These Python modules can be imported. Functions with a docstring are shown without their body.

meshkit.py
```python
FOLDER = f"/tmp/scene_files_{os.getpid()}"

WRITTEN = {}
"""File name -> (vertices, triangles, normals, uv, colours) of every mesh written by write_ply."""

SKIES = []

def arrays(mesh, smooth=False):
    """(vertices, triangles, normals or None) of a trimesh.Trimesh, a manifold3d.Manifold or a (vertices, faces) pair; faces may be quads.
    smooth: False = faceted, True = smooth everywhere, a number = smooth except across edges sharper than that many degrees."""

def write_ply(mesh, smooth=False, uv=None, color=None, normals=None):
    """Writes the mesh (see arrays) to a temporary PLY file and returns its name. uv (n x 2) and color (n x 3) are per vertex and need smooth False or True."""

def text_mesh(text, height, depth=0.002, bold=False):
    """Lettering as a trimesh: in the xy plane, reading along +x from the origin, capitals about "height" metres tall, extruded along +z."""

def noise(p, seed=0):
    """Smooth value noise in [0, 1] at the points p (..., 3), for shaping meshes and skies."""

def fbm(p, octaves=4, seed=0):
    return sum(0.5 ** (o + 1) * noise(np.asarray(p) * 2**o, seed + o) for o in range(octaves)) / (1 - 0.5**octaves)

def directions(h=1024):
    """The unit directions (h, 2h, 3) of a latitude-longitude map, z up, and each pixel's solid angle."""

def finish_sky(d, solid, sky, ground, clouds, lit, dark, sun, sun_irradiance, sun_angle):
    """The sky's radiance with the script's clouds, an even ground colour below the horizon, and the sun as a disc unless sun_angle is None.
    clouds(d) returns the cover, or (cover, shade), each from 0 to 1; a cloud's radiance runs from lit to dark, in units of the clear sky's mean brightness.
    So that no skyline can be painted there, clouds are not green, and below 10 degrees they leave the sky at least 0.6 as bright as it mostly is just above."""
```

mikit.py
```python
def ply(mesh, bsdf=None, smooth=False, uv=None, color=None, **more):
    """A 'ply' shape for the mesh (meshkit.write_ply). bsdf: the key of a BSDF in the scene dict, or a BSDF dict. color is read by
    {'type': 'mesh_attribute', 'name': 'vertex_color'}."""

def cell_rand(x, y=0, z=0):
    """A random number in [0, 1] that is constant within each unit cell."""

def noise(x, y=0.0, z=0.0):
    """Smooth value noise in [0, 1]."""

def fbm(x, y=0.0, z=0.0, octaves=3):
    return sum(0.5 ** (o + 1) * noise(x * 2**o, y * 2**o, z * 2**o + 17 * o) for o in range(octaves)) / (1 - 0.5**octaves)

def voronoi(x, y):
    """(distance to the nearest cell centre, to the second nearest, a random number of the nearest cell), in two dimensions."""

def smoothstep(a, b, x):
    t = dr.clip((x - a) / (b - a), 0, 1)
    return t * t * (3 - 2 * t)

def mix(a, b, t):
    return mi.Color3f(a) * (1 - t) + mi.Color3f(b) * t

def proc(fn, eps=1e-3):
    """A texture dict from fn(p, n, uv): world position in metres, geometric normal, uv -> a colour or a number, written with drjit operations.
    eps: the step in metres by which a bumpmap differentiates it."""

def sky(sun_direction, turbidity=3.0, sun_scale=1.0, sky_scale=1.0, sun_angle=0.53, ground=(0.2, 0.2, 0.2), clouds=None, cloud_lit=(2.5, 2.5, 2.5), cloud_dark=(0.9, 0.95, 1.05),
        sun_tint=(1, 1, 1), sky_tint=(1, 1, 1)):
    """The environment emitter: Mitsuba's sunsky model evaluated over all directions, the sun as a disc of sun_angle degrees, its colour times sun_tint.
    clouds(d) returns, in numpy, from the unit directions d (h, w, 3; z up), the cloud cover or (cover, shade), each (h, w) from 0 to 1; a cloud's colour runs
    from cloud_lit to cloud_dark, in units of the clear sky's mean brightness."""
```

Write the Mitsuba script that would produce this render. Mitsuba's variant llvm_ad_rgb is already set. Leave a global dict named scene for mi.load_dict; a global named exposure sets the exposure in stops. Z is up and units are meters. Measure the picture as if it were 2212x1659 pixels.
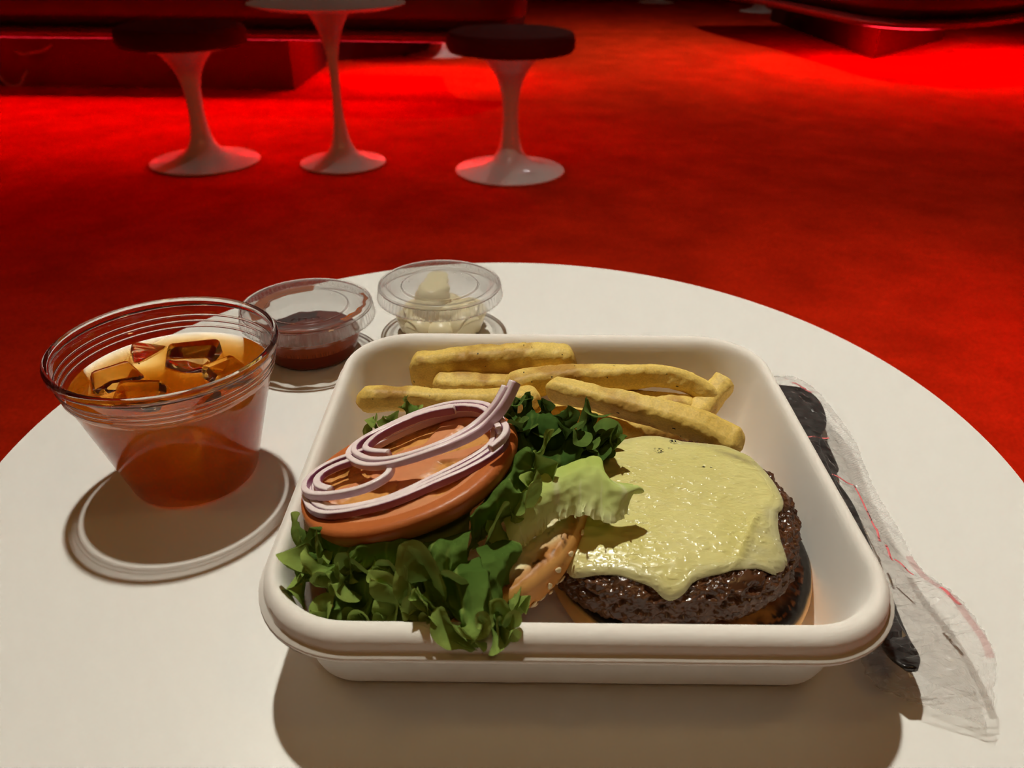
import math
import numpy as np
import trimesh
import drjit as dr
import mitsuba as mi
import mikit
import meshkit
from mikit import proc, noise, fbm, smoothstep, mix, voronoi
from scipy.interpolate import CubicSpline
T = mi.ScalarTransform4f
scene, labels = {}, {}
rng = np.random.default_rng(7)
Z0 = 0.52                     # height of the white table top above the floor
# ------------------------------------------------------------------ camera
EYE = np.array([0.0, 0.0, Z0 + 0.233])
PITCH, ROLL = math.radians(31.1), 0.010
_f = np.array([0, math.cos(PITCH), -math.sin(PITCH)])
_u = np.array([0, math.sin(PITCH), math.cos(PITCH)])
_r = np.array([1.0, 0, 0])
_up = -math.sin(ROLL) * _r + math.cos(ROLL) * _u
scene['camera'] = {'type': 'thinlens', 'fov': math.degrees(2 * math.atan(1106 / 1661.0)), 'fov_axis': 'x',
                   'aperture_radius': 0.0008, 'focus_distance': 0.33, 'near_clip': 0.02, 'far_clip': 60.0,
                   'to_world': T().look_at(origin=EYE.tolist(), target=(EYE + _f).tolist(), up=_up.tolist())}
# ------------------------------------------------------------------ hall ambient, unseen lamps, added fill
exposure = 0.0
scene['hall_light'] = {'type': 'constant', 'radiance': {'type': 'rgb', 'value': [0.036, 0.010, 0.005]}, 'sampling_weight': 0.8}
LAMP_AT = np.array([-0.045 - 0.085 * 2.4, 0.27 + 0.36 * 2.4, Z0 + 2.4])
LAMP_POWER = np.array([0.965, 0.955, 0.835]) * 2450
RED = np.array([1.0, 0.0006, 0.0010])
LED_POWER = 900.0
FILL_GLOBE_POWER = np.array([1.0, 0.63, 0.22]) * 7.6  # strength of the added warm fill


def rgb(*v):
    return {'type': 'rgb', 'value': list(map(float, v))}


def col(hexa):
    c = np.array([int(hexa[i:i + 2], 16) for i in (0, 2, 4)]) / 255.0
    return np.where(c < 0.04045, c / 12.92, ((c + 0.055) / 1.055) ** 2.4)


VC = {'type': 'mesh_attribute', 'name': 'vertex_color'}


def principled(base, rough, spec=0.5, **k):
    return {'type': 'twosided', 'bsdf': {'type': 'principled', 'base_color': base if isinstance(base, dict) else rgb(*base), 'roughness': rough, 'specular': spec, **k}}


def bumped(b, fn, scale=1.0, eps=2e-4):
    """fn returns a height in metres"""
    return {'type': 'twosided', 'bsdf': {'type': 'bumpmap', 'arbitrary': proc(fn, eps), 'scale': scale, 'bsdf': b['bsdf']}}


# ------------------------------------------------------------------ mesh helpers
def curve(pts, n, closed=False):
    """a smooth curve through the points, n samples"""
    p = np.asarray(pts, float)
    if closed:
        p = np.vstack([p, p[:1]])
    s = np.r_[0, np.cumsum(np.linalg.norm(np.diff(p, axis=0), axis=1))]
    c = CubicSpline(s, p, bc_type='periodic' if closed else 'natural')
    return c(np.linspace(0, s[-1], n, endpoint=not closed))


def grid(p, wrap_u=False, wrap_v=False):
    """(vertices, triangles) of an n x m array of points; wrap_u joins the last row to the first"""
    n, m = p.shape[:2]
    i, j = np.meshgrid(np.arange(n if wrap_u else n - 1), np.arange(m if wrap_v else m - 1), indexing='ij')
    a, b = (i * m + j).ravel(), (((i + 1) % n) * m + j).ravel()
    c, d = (((i + 1) % n) * m + (j + 1) % m).ravel(), (i * m + (j + 1) % m).ravel()
    return p.reshape(-1, 3), np.vstack([np.stack([a, b, c], 1), np.stack([a, c, d], 1)])


def join(*ms):
    vs, fs, k = [], [], 0
    for v, f in ms:
        vs.append(v)
        fs.append(np.asarray(f) + k)
        k += len(v)
    return np.vstack(vs), np.vstack(fs)


def lathe(profile, n=128, ripple=None):
    """profile: (r, z) from the inside bottom to the outside; ripple(angle, index) adds to r"""
    a = np.arange(n) * 2 * np.pi / n
    pr = np.asarray(profile, float)
    r = np.repeat(pr[None, :, 0], n, 0)
    if ripple is not None:
        r = r + ripple(a)[:, None] * (np.asarray(profile)[:, 2] if pr.shape[1] > 2 else 1)
    return grid(np.stack([r * np.cos(a)[:, None], r * np.sin(a)[:, None], np.repeat(pr[None, :, 1], n, 0)], -1), wrap_u=True)


def frames(path, up):
    t = np.gradient(path, axis=0)
    t /= np.linalg.norm(t, axis=1, keepdims=True)
    up = np.broadcast_to(up, path.shape)
    b = np.cross(t, up)
    b /= np.linalg.norm(b, axis=1, keepdims=True)
    return t, b, np.cross(b, t)


def sweep(path, section, up, closed=False, caps=True):
    """section: (N or 1, M, 2) across (b, up); a closed tube"""
    path = np.asarray(path, float)
    if closed:
        t = np.roll(path, -1, 0) - np.roll(path, 1, 0)
        t /= np.linalg.norm(t, axis=1, keepdims=True)
        b = np.cross(t, np.broadcast_to(up, path.shape))
        b /= np.linalg.norm(b, axis=1, keepdims=True)
        n = np.cross(b, t)
    else:
        t, b, n = frames(path, up)
    sec = np.asarray(section, float)
    if sec.ndim == 2:
        sec = np.repeat(sec[None], len(path), 0)
    p = path[:, None] + b[:, None] * sec[..., :1] + n[:, None] * sec[..., 1:]
    v, f = grid(p, wrap_u=closed, wrap_v=True)
    if caps and not closed:
        m = sec.shape[1]
        v = np.vstack([v, p[0].mean(0), p[-1].mean(0)])
        i = np.arange(m)
        o = (len(path) - 1) * m
        f = np.vstack([f, np.stack([i, (i + 1) % m, i * 0 + len(v) - 2], 1), np.stack([o + (i + 1) % m, o + i, i * 0 + len(v) - 1], 1)])
    return v, f


def rounded(w, h, r, k=6):
    """a rounded rectangle w x h, centred, counter-clockwise"""
    out = []
    for cx, cy, a0 in ((w / 2 - r, h / 2 - r, 0), (-w / 2 + r, h / 2 - r, 90), (-w / 2 + r, -h / 2 + r, 180), (w / 2 - r, -h / 2 + r, 270)):
        a = np.radians(np.linspace(a0, a0 + 90, k))
        out.append(np.stack([cx + r * np.cos(a), cy + r * np.sin(a)], 1))
    return np.vstack(out)


def flip(m):
    return m[0], np.asarray(m[1])[:, ::-1]


def move(m, at=(0, 0, 0), rot=None):
    v = np.asarray(m[0], float)
    if rot is not None:
        v = v @ np.asarray(rot).T
    return v + np.asarray(at, float), m[1]


def basis(n, x=(1, 0, 0)):
    """a rotation whose third axis is n"""
    n = np.asarray(n, float) / np.linalg.norm(n)
    x = np.asarray(x, float) - n * np.dot(x, n)
    x /= np.linalg.norm(x)
    return np.stack([x, np.cross(n, x), n], 1)


def box(x0, x1, y0, y1, z0, z1, r=0.01):
    """a box with bevelled edges"""
    import manifold3d as m3
    pts = [[x + sx * dx, y + sy * dy, z + sz * dz] for x, sx in ((x0, 1), (x1, -1)) for y, sy in ((y0, 1), (y1, -1)) for z, sz in ((z0, 1), (z1, -1))
           for dx, dy, dz in ((r, r, 0), (r, 0, r), (0, r, r))]
    m = m3.Manifold.hull_points(np.array(pts, np.float64)).to_mesh()
    return np.array(m.vert_properties[:, :3], float), np.array(m.tri_verts)


def add(key, mesh, bsdf, label=None, category=None, group=None, kind=None, smooth=True, on_table=False, **k):
    v, f = np.asarray(mesh[0], float), np.asarray(mesh[1])
    if on_table:
        v = v + [0, 0, Z0]
    scene[key] = mikit.ply((v, f), bsdf, smooth=smooth, **k)
    if label or kind:
        tag(key, label, category, group, kind)
    return key


def tag(key, label=None, category=None, group=None, kind=None):
    labels[key] = {k: v for k, v in dict(label=label, category=category, group=group, kind=kind).items() if v}
    return key


# ------------------------------------------------------------------ lamps out of view
scene['lamp_glow_bsdf'] = principled((0.8, 0.8, 0.8), 0.5)
scene['lamp_metal'] = principled((0.75, 0.73, 0.70), 0.4)
scene['fill_globe_glass'] = principled((0.8, 0.78, 0.72), 0.5)


def unseen_downlight(key, at, aim, power, label, weight, recess=0.07):
    R = basis(np.asarray(at) - np.asarray(aim))
    can = lathe([(0.0, 0.10), (0.05, 0.10), (0.062, 0.09), (0.066, 0.0), (0.058, 0.0), (0.056, recess)], 64)
    add(key + '__housing', move(can, at, R), 'lamp_metal', smooth=40)
    scene[key + '__bulb'] = {**mikit.ply(move(lathe([(0.0, recess), (0.054, recess)], 48), at, R), 'lamp_glow_bsdf'), 'emitter': {'type': 'area', 'radiance': rgb(*power), 'sampling_weight': weight}}
    tag(key, label, 'lamp')


unseen_downlight('unseen_downlight', LAMP_AT, (0.85, 0.22, Z0), LAMP_POWER, 'unseen round warm white lamp high above the table', 5.0)  # out of view, placed and aimed to light the table and cast its shadows
unseen_downlight('unseen_downlight_001', np.array([0.95, 5.6, 2.96]), (0.9, 5.4, 0.0), LAMP_POWER * 1.0, 'unseen round warm white lamp above the aisle between the benches', 0.6)  # out of view, placed to light a pale pool on the aisle carpet
CEIL = 3.063
FILL_GLOBES = (((-0.75, -0.15, 2.05), 'added warm fill globe, unseen behind the viewer on the left'), ((0.85, -0.05, 2.15), 'added warm fill globe, unseen beside the viewer on the right'), ((0.1, -0.85, 2.05), 'added warm fill globe, unseen farthest behind the viewer'))
for k, ((x, y, z), lab) in enumerate(FILL_GLOBES):  # added fill globes behind the viewer, warming the shadows on the table
    key = 'fill_globe' + ('_%03d' % k if k else '')
    scene[key + '__globe'] = {'type': 'sphere', 'center': [x, y, z], 'radius': 0.12, 'bsdf': {'type': 'ref', 'id': 'fill_globe_glass'}, 'emitter': {'type': 'area', 'radiance': rgb(*FILL_GLOBE_POWER), 'sampling_weight': 1.0}}
    add(key + '__rod', move(lathe([(0.0, z + 0.118), (0.02, z + 0.118), (0.02, z + 0.135), (0.006, z + 0.14), (0.006, CEIL - 0.012), (0.045, CEIL - 0.010), (0.045, CEIL), (0.0, CEIL)], 24), (x, y, 0)), 'lamp_metal', smooth=40)
    tag(key, lab, 'lamp')

# ------------------------------------------------------------------ floor
def carpet(p, n, uv):
    a = fbm(p.x * 7, p.y * 7, 0.0, octaves=4)
    b = noise(p.x * 260, p.y * 260)
    c = fbm(p.x * 28 + 3, p.y * 40, 1.7, octaves=2)
    k = (0.66 + 0.50 * a) * (0.86 + 0.28 * b) * (0.90 + 0.20 * c)
    return mi.Color3f(0.52, 0.0230, 0.0050) * k


scene['carpet'] = {'type': 'twosided', 'bsdf': {'type': 'diffuse', 'reflectance': proc(carpet)}}
add('floor', (np.array([[-14, -6, 0], [14, -6, 0], [14, 16, 0], [-14, 16, 0.0]]), np.array([[0, 1, 2], [0, 2, 3]])), 'carpet', 'red carpet floor under red light', kind='structure', smooth=False)
scene['plaster'] = principled((0.20, 0.19, 0.17), 0.8, 0.2)
add('unseen_ceiling', (np.array([[-14, -6, CEIL], [14, -6, CEIL], [14, 16, CEIL], [-14, 16, CEIL]]), np.array([[0, 2, 1], [0, 3, 2]])), 'plaster', 'dim plaster surface out of view overhead, carrying the unseen lamps', kind='structure', smooth=False)  # out of view; holds the unseen lamps, dark so it bounces little light

# ------------------------------------------------------------------ tulip furniture and benches
scene['white_gloss'] = principled((0.80, 0.78, 0.74), 0.16, clearcoat=0.6, clearcoat_gloss=0.95)
scene['red_fabric'] = principled(proc(lambda p, n, uv: mi.Color3f(0.085, 0.0045, 0.0022) * (0.8 + 0.4 * noise(p.x * 420, p.y * 420, p.z * 420))), 0.85, 0.15)


def tulip(base_r, waist_r, neck_r, top):
    """a trumpet pedestal: flat disc, slender waist, flared neck"""
    from scipy.interpolate import PchipInterpolator
    z = np.array([0.006, 0.010, 0.020, 0.036, 0.058, 0.085, 0.36 * top, 0.48 * top, 0.62 * top, 0.76 * top, 0.87 * top, 0.95 * top, top])
    k = base_r / 0.19
    r = np.array([base_r - 0.001, 0.158 * k, 0.108 * k, 0.072 * k, 0.051 * k, 0.038 * k, 0, 0, 0, 0, 0, 0, 0])
    w = waist_r
    r[3:6] = np.maximum(r[3:6], w * 1.1)
    r[6:] = [w * 1.12, w, w * 1.08, w + (neck_r - w) * 0.16, w + (neck_r - w) * 0.42, w + (neck_r - w) * 0.75, neck_r]
    zz = np.r_[0.006 + (top - 0.006) * np.linspace(0, 1, 140) ** 1.6]
    rr = PchipInterpolator(z, r)(zz)
    return lathe([(base_r - 0.003, 0.0), (base_r, 0.002), (base_r, 0.004)] + list(zip(rr, zz)), 96)


def stool(key, x, y, label, seat_r=0.208):
    add(key + '__pedestal', move(tulip(0.19, 0.026, 0.095, 0.372), (x, y, 0)), 'white_gloss')
    add(key + '__seat_shell', move(lathe(curve([(0.0, 0.372), (0.09, 0.372), (0.12, 0.374), (0.135, 0.378), (0.137, 0.386), (0.12, 0.390)], 30), 96), (x, y, 0)), 'white_gloss', label='white seat shell')
    c = seat_r
    pr = [(0.0, 0.386), (c - 0.03, 0.386), (c - 0.008, 0.390), (c, 0.401), (c + 0.001, 0.42), (c - 0.001, 0.436), (c - 0.008, 0.446), (c - 0.02, 0.4495), (c * 0.6, 0.452), (0.0, 0.453)]
    add(key + '__cushion', move(lathe(pr, 96), (x, y, 0)), 'red_fabric', label='dark red fabric cushion', smooth=50)
    tag(key, label, 'stool')


stool('pedestal_stool', -1.11, 2.78, 'white pedestal stool with red round cushion, left of the far side table')
stool('pedestal_stool_001', -0.015, 2.70, 'white pedestal stool with red round cushion, right of the far side table')


def side_table(key, x, y, label, gloss='white_gloss', n=256, base_r=0.205):
    R = 0.254
    pr = [(0.0, -0.018), (0.15, -0.018), (0.215, -0.0155), (R - 0.006, -0.0055), (R - 0.0012, -0.0032), (R, -0.0018), (R - 0.0006, -0.0005), (R - 0.002, 0.0), (R - 0.01, 0.0), (0.0, 0.0)]
    add(key + '__table_top', move(lathe(pr, n), (x, y, Z0)), gloss, smooth=25)
    add(key + '__pedestal', move(tulip(base_r, 0.0145, 0.075, Z0 - 0.0175), (x, y, 0)), 'white_gloss')
    tag(key, label, 'side table')


scene['table_white'] = bumped(principled((0.78, 0.765, 0.735), 0.34, 0.5), lambda p, n, uv: 0.000006 * noise(p.x * 900, p.y * 900, p.z * 900), 1.0, 3e-4)
side_table('side_table', -0.0016, 0.3206, 'round white side table holding the meal in the foreground', 'table_white', 512)
side_table('side_table_001', -0.615, 2.78, 'round white pedestal side table between the two red stools', base_r=0.152)

scene['bench_vinyl'] = principled((0.090, 0.0030, 0.0022), 0.42, 0.4)
scene['bench_dark'] = principled((0.030, 0.0016, 0.0012), 0.6, 0.3)
scene['plinth_red'] = principled((0.040, 0.0016, 0.0010), 0.7, 0.2)
scene['piping_red'] = principled((0.34, 0.010, 0.007), 0.4, 0.5)
scene['led_white'] = principled((0.8, 0.8, 0.8), 0.5)


def strip(key, line, back, z, width, power, tilt):
    """one glowing ribbon along the line, set back under the seat, facing away from it and down"""
    ln = np.asarray(line, float)
    t = np.gradient(ln, axis=0)
    t /= np.linalg.norm(t, axis=1, keepdims=True)
    b = np.stack([-t[:, 1], t[:, 0]], 1)
    c = np.c_[ln + b * back, np.full(len(ln), z)]
    w = np.c_[b * math.sin(tilt), np.full(len(ln), -math.cos(tilt))] * width / 2     # across the ribbon
    p = np.stack([c - w, c + w], 1)
    v, f = grid(p)
    n = np.cross(v[f[0, 1]] - v[f[0, 0]], v[f[0, 2]] - v[f[0, 0]])
    if np.dot(n[:2], b[0]) > 0:
        f = f[:, ::-1]
    scene[key] = {**mikit.ply((v, f), 'led_white'), 'emitter': {'type': 'area', 'radiance': rgb(*(RED * power)), 'sampling_weight': 1.5}}
    tag(key, 'unseen red light strip under the seat')


def bench(key, line, z0, z1, depth, label):
    """a long seat along the front line (x, y): its panels and cushions follow the line"""
    ln = np.asarray(line, float)
    t = np.gradient(ln, axis=0)
    t /= np.linalg.norm(t, axis=1, keepdims=True)
    back = np.stack([-t[:, 1], t[:, 0]], 1)
    back *= np.sign(back[:, 1:2] + 1e-9) * np.sign((back[:, 1:2] + 1e-9))
    def run(sec):
        sec = np.asarray(sec, float)
        p = np.concatenate([ln[:, None] + back[:, None] * sec[None, :, :1], np.repeat(sec[None, :, 1:], len(ln), 0)], 2)
        v, f = grid(p, wrap_v=True)
        m = len(sec)
        i = np.arange(1, m - 1)
        o = (len(ln) - 1) * m
        return v, np.vstack([f, np.stack([i * 0, i, i + 1], 1), np.stack([i * 0 + o, o + i + 1, o + i], 1)])
    r = 0.02
    h = z1 - z0
    add(key + '__seat_frame', run([(0.05, z0 + 0.03), (0.012, z0 + 0.03), (0.008, z0 + 0.0045), (0.0, z0 + 0.008), (-0.004, z0 + 0.022), (0.0, z0 + 0.045), (0.05, z0 + 0.05), (depth, z0 + 0.05), (depth, z0 + 0.03)]), 'bench_vinyl', smooth=30, label='glossy lower edge of the bench')
    add(key + '__shadow_gap', run([(0.055, z0 + 0.045), (0.055, z0 + 0.102), (depth, z0 + 0.102), (depth, z0 + 0.045)]), 'bench_dark', smooth=30)
    add(key + '__cushion', run([(0.045, z0 + 0.096), (0.014, z0 + 0.098), (0.0, z0 + 0.11), (-0.003, z0 + 0.14), (0.0, z1 - 0.03), (0.012, z1 - 0.01), (0.05, z1), (depth, z1), (depth, z0 + 0.096)]), 'bench_vinyl', smooth=40)
    c = np.c_[ln + back * -0.006, np.full(len(ln), z0 + 0.028)]
    q = np.radians(np.arange(10) * 36)
    add(key + '__piping', sweep(c, np.stack([0.005 * np.cos(q), 0.005 * np.sin(q)], 1), [0, 0, 1]), 'piping_red', label='thin lighter red piping along the lower edge')
    tag(key, label, 'bench')


BENCH_LINE = curve([(-4.2, 3.90), (-3, 3.885), (-1.5, 3.87), (-0.4, 3.84), (-0.12, 3.85), (0.0, 3.92), (0.05, 4.05)], 60)
bench('bench', BENCH_LINE, 0.262, 0.50, 0.85, 'long dark red upholstered bench behind the two stools')


def wedge(corners, h):
    v = np.array([[x, y, 0.0] for x, y in corners])
    v = np.vstack([v, v + [0, 0, h]])
    return v, np.array([[0, 1, 5], [0, 5, 4], [1, 2, 6], [1, 6, 5], [2, 3, 7], [2, 7, 6], [3, 0, 4], [3, 4, 7], [4, 5, 6], [4, 6, 7], [0, 2, 1], [0, 3, 2]])


add('bench__plinth', wedge([(-4.2, 4.22), (-1.125, 4.13), (-1.125, 4.9), (-4.2, 4.9)], 0.285), 'plinth_red', smooth=False, label='dark recessed plinth')
add('bench__plinth_001', wedge([(-1.30, 4.95), (0.06, 5.85), (0.0, 6.0), (-1.3, 6.0)], 0.33), 'plinth_red', smooth=False)
strip('bench__light_strip', BENCH_LINE[2:-6], 0.035, 0.2688, 0.012, LED_POWER, 0.06)
strip('bench__light_strip_001', curve([(-1.0, 4.55), (-0.5, 4.6), (-0.05, 4.6)], 10), 0.0, 0.28, 0.02, LED_POWER * 0.40, 1.2)  # unseen strip, placed to light the carpet beneath the long bench
BEND_LINE = curve([(1.45, 6.9), (1.55, 6.32), (1.69, 5.92), (1.79, 5.43), (1.87, 4.97), (1.95, 4.69), (2.11, 4.56), (2.31, 4.57), (2.59, 4.70), (2.96, 4.97), (3.5, 5.4), (4.3, 6.1)], 90)
bench('bench_001', BEND_LINE, 0.262, 0.50, 0.75, 'curved dark red upholstered bench on the right behind the table')
add('bench_001__plinth', wedge([(2.33, 5.39), (3.25, 6.39), (3.0, 7.4), (2.28, 7.6)], 0.285), 'plinth_red', smooth=False, label='dark recessed plinth')
strip('bench_001__light_strip', BEND_LINE[26:-4], 0.035, 0.2688, 0.012, LED_POWER * 0.9, 0.06)
strip('bench_001__light_strip_001', BEND_LINE[24:-10], 0.34, 0.285, 0.02, LED_POWER * 0.45, 1.35)  # second unseen strip, lights the floor beneath the curved seat
bench('bench_002', curve([(1.50, 1.65), (1.53, 1.0), (1.56, 0.0), (1.56, -0.8)], 30), 0.262, 0.50, 0.75, 'unseen dark red upholstered bench right of the foreground table, carrying a red light strip')  # out of view, placed to redden the floor right of the table
strip('bench_002__light_strip', curve([(1.50, 1.62), (1.53, 1.0), (1.56, 0.0), (1.56, -0.8)], 30), 0.035, 0.2688, 0.012, LED_POWER * 0.20, 0.06)  # unseen strip that gives the red glow at the right
scene['cable_white'] = principled((0.55, 0.30, 0.28), 0.5)
_q = np.radians(np.arange(10) * 36)
for k, pts in enumerate(([(-2.70, 4.115, 0.12), (-2.641, 4.112, 0.087), (-2.603, 4.108, 0.061), (-2.569, 4.10, 0.021), (-2.537, 4.10, 0.011), (-2.497, 4.10, 0.026), (-2.476, 4.105, 0.055), (-2.450, 4.11, 0.084)], [(-2.490, 4.125, 0.175), (-2.461, 4.12, 0.162), (-2.404, 4.115, 0.168), (-2.344, 4.115, 0.180), (-2.296, 4.115, 0.205)])):
    add('cable' + ('_%03d' % k if k else ''), sweep(curve(pts, 60), np.stack([0.006 * np.cos(_q), 0.006 * np.sin(_q)], 1), [0.0, 1.0, 0.2]), 'cable_white',
        ('loose cable sagging to the floor under the left end of the long bench', 'short loose cable hanging higher against the plinth of the long bench')[k], 'cable')
side_table('side_table_002', -0.50, 5.38, 'white pedestal table whose round base shows behind the long bench', base_r=0.19)
side_table('side_table_003', 2.40, 8.42, 'white pedestal table far behind, its base showing beside the curved bench', base_r=0.19)
side_table('side_table_004', 1.52, 9.3, 'white pedestal table farthest back, its base cut by the top of the picture', base_r=0.19)
# ------------------------------------------------------------------ the paper tray
def ring(x0, x1, y0, y1, r, z, k=14, m=30):
    """a rounded rectangle as points, the same number whatever its size"""
    out = []
    cs = [(x1 - r, y0 + r, -90), (x1 - r, y1 - r, 0), (x0 + r, y1 - r, 90), (x0 + r, y0 + r, 180)]
    for q, (cx, cy, a0) in enumerate(cs):
        a = np.radians(np.linspace(a0, a0 + 90, k))
        arc = np.stack([cx + r * np.cos(a), cy + r * np.sin(a)], 1)
        nx, ny, na = cs[(q + 1) % 4]
        b = np.array([nx + r * math.cos(math.radians(na)), ny + r * math.sin(math.radians(na))])
        t = np.linspace(0, 1, m + 2)[1:-1, None]
        out += [arc, arc[-1] * (1 - t) + b * t]
    p = np.vstack(out)
    return np.c_[p, np.full(len(p), z)]


TX0, TX1, TY0, TY1, TR = -0.0855, 0.1296, 0.1566, 0.3640, 0.036
prof = [(0.1036, 0.0008), (0.055, 0.0008), (0.030, 0.0006), (0.0225, 0.0008), (0.0195, 0.0022), (0.0178, 0.005), (0.0155, 0.013), (0.0105, 0.029), (0.0075, 0.0370), (0.0045, 0.0383), (0.0010, 0.0384), (0.0, 0.0388),
        (0.0, 0.0398), (0.0006, 0.0403), (0.0016, 0.0405), (0.0021, 0.0410), (0.0022, 0.0425), (0.0027, 0.0445), (0.0038, 0.0462), (0.0055, 0.0472), (0.0075, 0.0470), (0.0093, 0.0458), (0.0104, 0.0438),
        (0.0118, 0.0395), (0.0155, 0.0240), (0.0178, 0.0130), (0.0196, 0.0072), (0.0222, 0.0046), (0.0270, 0.0036), (0.035, 0.0034), (0.060, 0.0033), (0.1036, 0.0033)]
prof = curve([(d * 1.0, z) for d, z in prof], 160)
def sstep_(a, b, x):
    return (x - a) / (b - a)


rows = []
for d, z in prof:
    d_ = min(d, 0.1036)
    dx, dy = (min(d_, 0.004) + max(d_ - 0.004, 0) * k for k in (0.70, 1.15))
    if d > 0.05:
        dx, dy = dx + (0.1036 * 1.0 - 0.0738) * sstep_(0.05, 0.1036, d), dy - 0.0149 * sstep_(0.05, 0.1036, d)
    rows.append(ring(TX0 + dx, TX1 - dx, TY0 + dy, TY1 - dy, max(TR - d * 0.95, 0.0012) if d < 0.05 else max(0.0085 - (d - 0.05) * 0.155, 0.0001) if d > 0.06 else 0.0085, z))
p = np.array(rows)
p += 0.00035 * (meshkit.fbm(p * 60, 3)[..., None] - 0.5) * [0.6, 0.6, 1.0]
tray = grid(p, wrap_v=True)
scene['pulp'] = bumped(principled((0.80, 0.755, 0.70), 0.75, 0.25), lambda p, n, uv: 0.00006 * fbm(p.x * 900, p.y * 900, p.z * 900, octaves=3), 1.0, 4e-4)
add('food_tray', tray, 'pulp', 'square off-white moulded fibre tray holding the burger and fries', 'tray', on_table=True)
# ------------------------------------------------------------------ clear plastic things
scene['clear_sheet'] = {'type': 'thindielectric', 'int_ior': 1.5, 'specular_transmittance': rgb(0.93, 0.925, 0.92)}
scene['wet_sheet'] = {'type': 'thindielectric', 'int_ior': 1.05, 'specular_transmittance': rgb(0.98, 0.975, 0.97)}
scene['clear_solid'] = {'type': 'dielectric', 'int_ior': 1.5}
scene['sheet_haze'] = principled((0.82, 0.80, 0.78), 0.22, 0.8)
for nm, w in (('lid_sheet', 0.06), ('skirt_sheet', 0.17)):
    scene[nm] = {'type': 'blendbsdf', 'weight': w, 'a': {'type': 'ref', 'id': 'clear_sheet'}, 'b': {'type': 'ref', 'id': 'sheet_haze'}}
CUP = np.array([-0.1541, 0.3000, 0.0])


def cup_r(z):
    return 0.0287 + (0.0442 - 0.0287) * (z / 0.0565)


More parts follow.
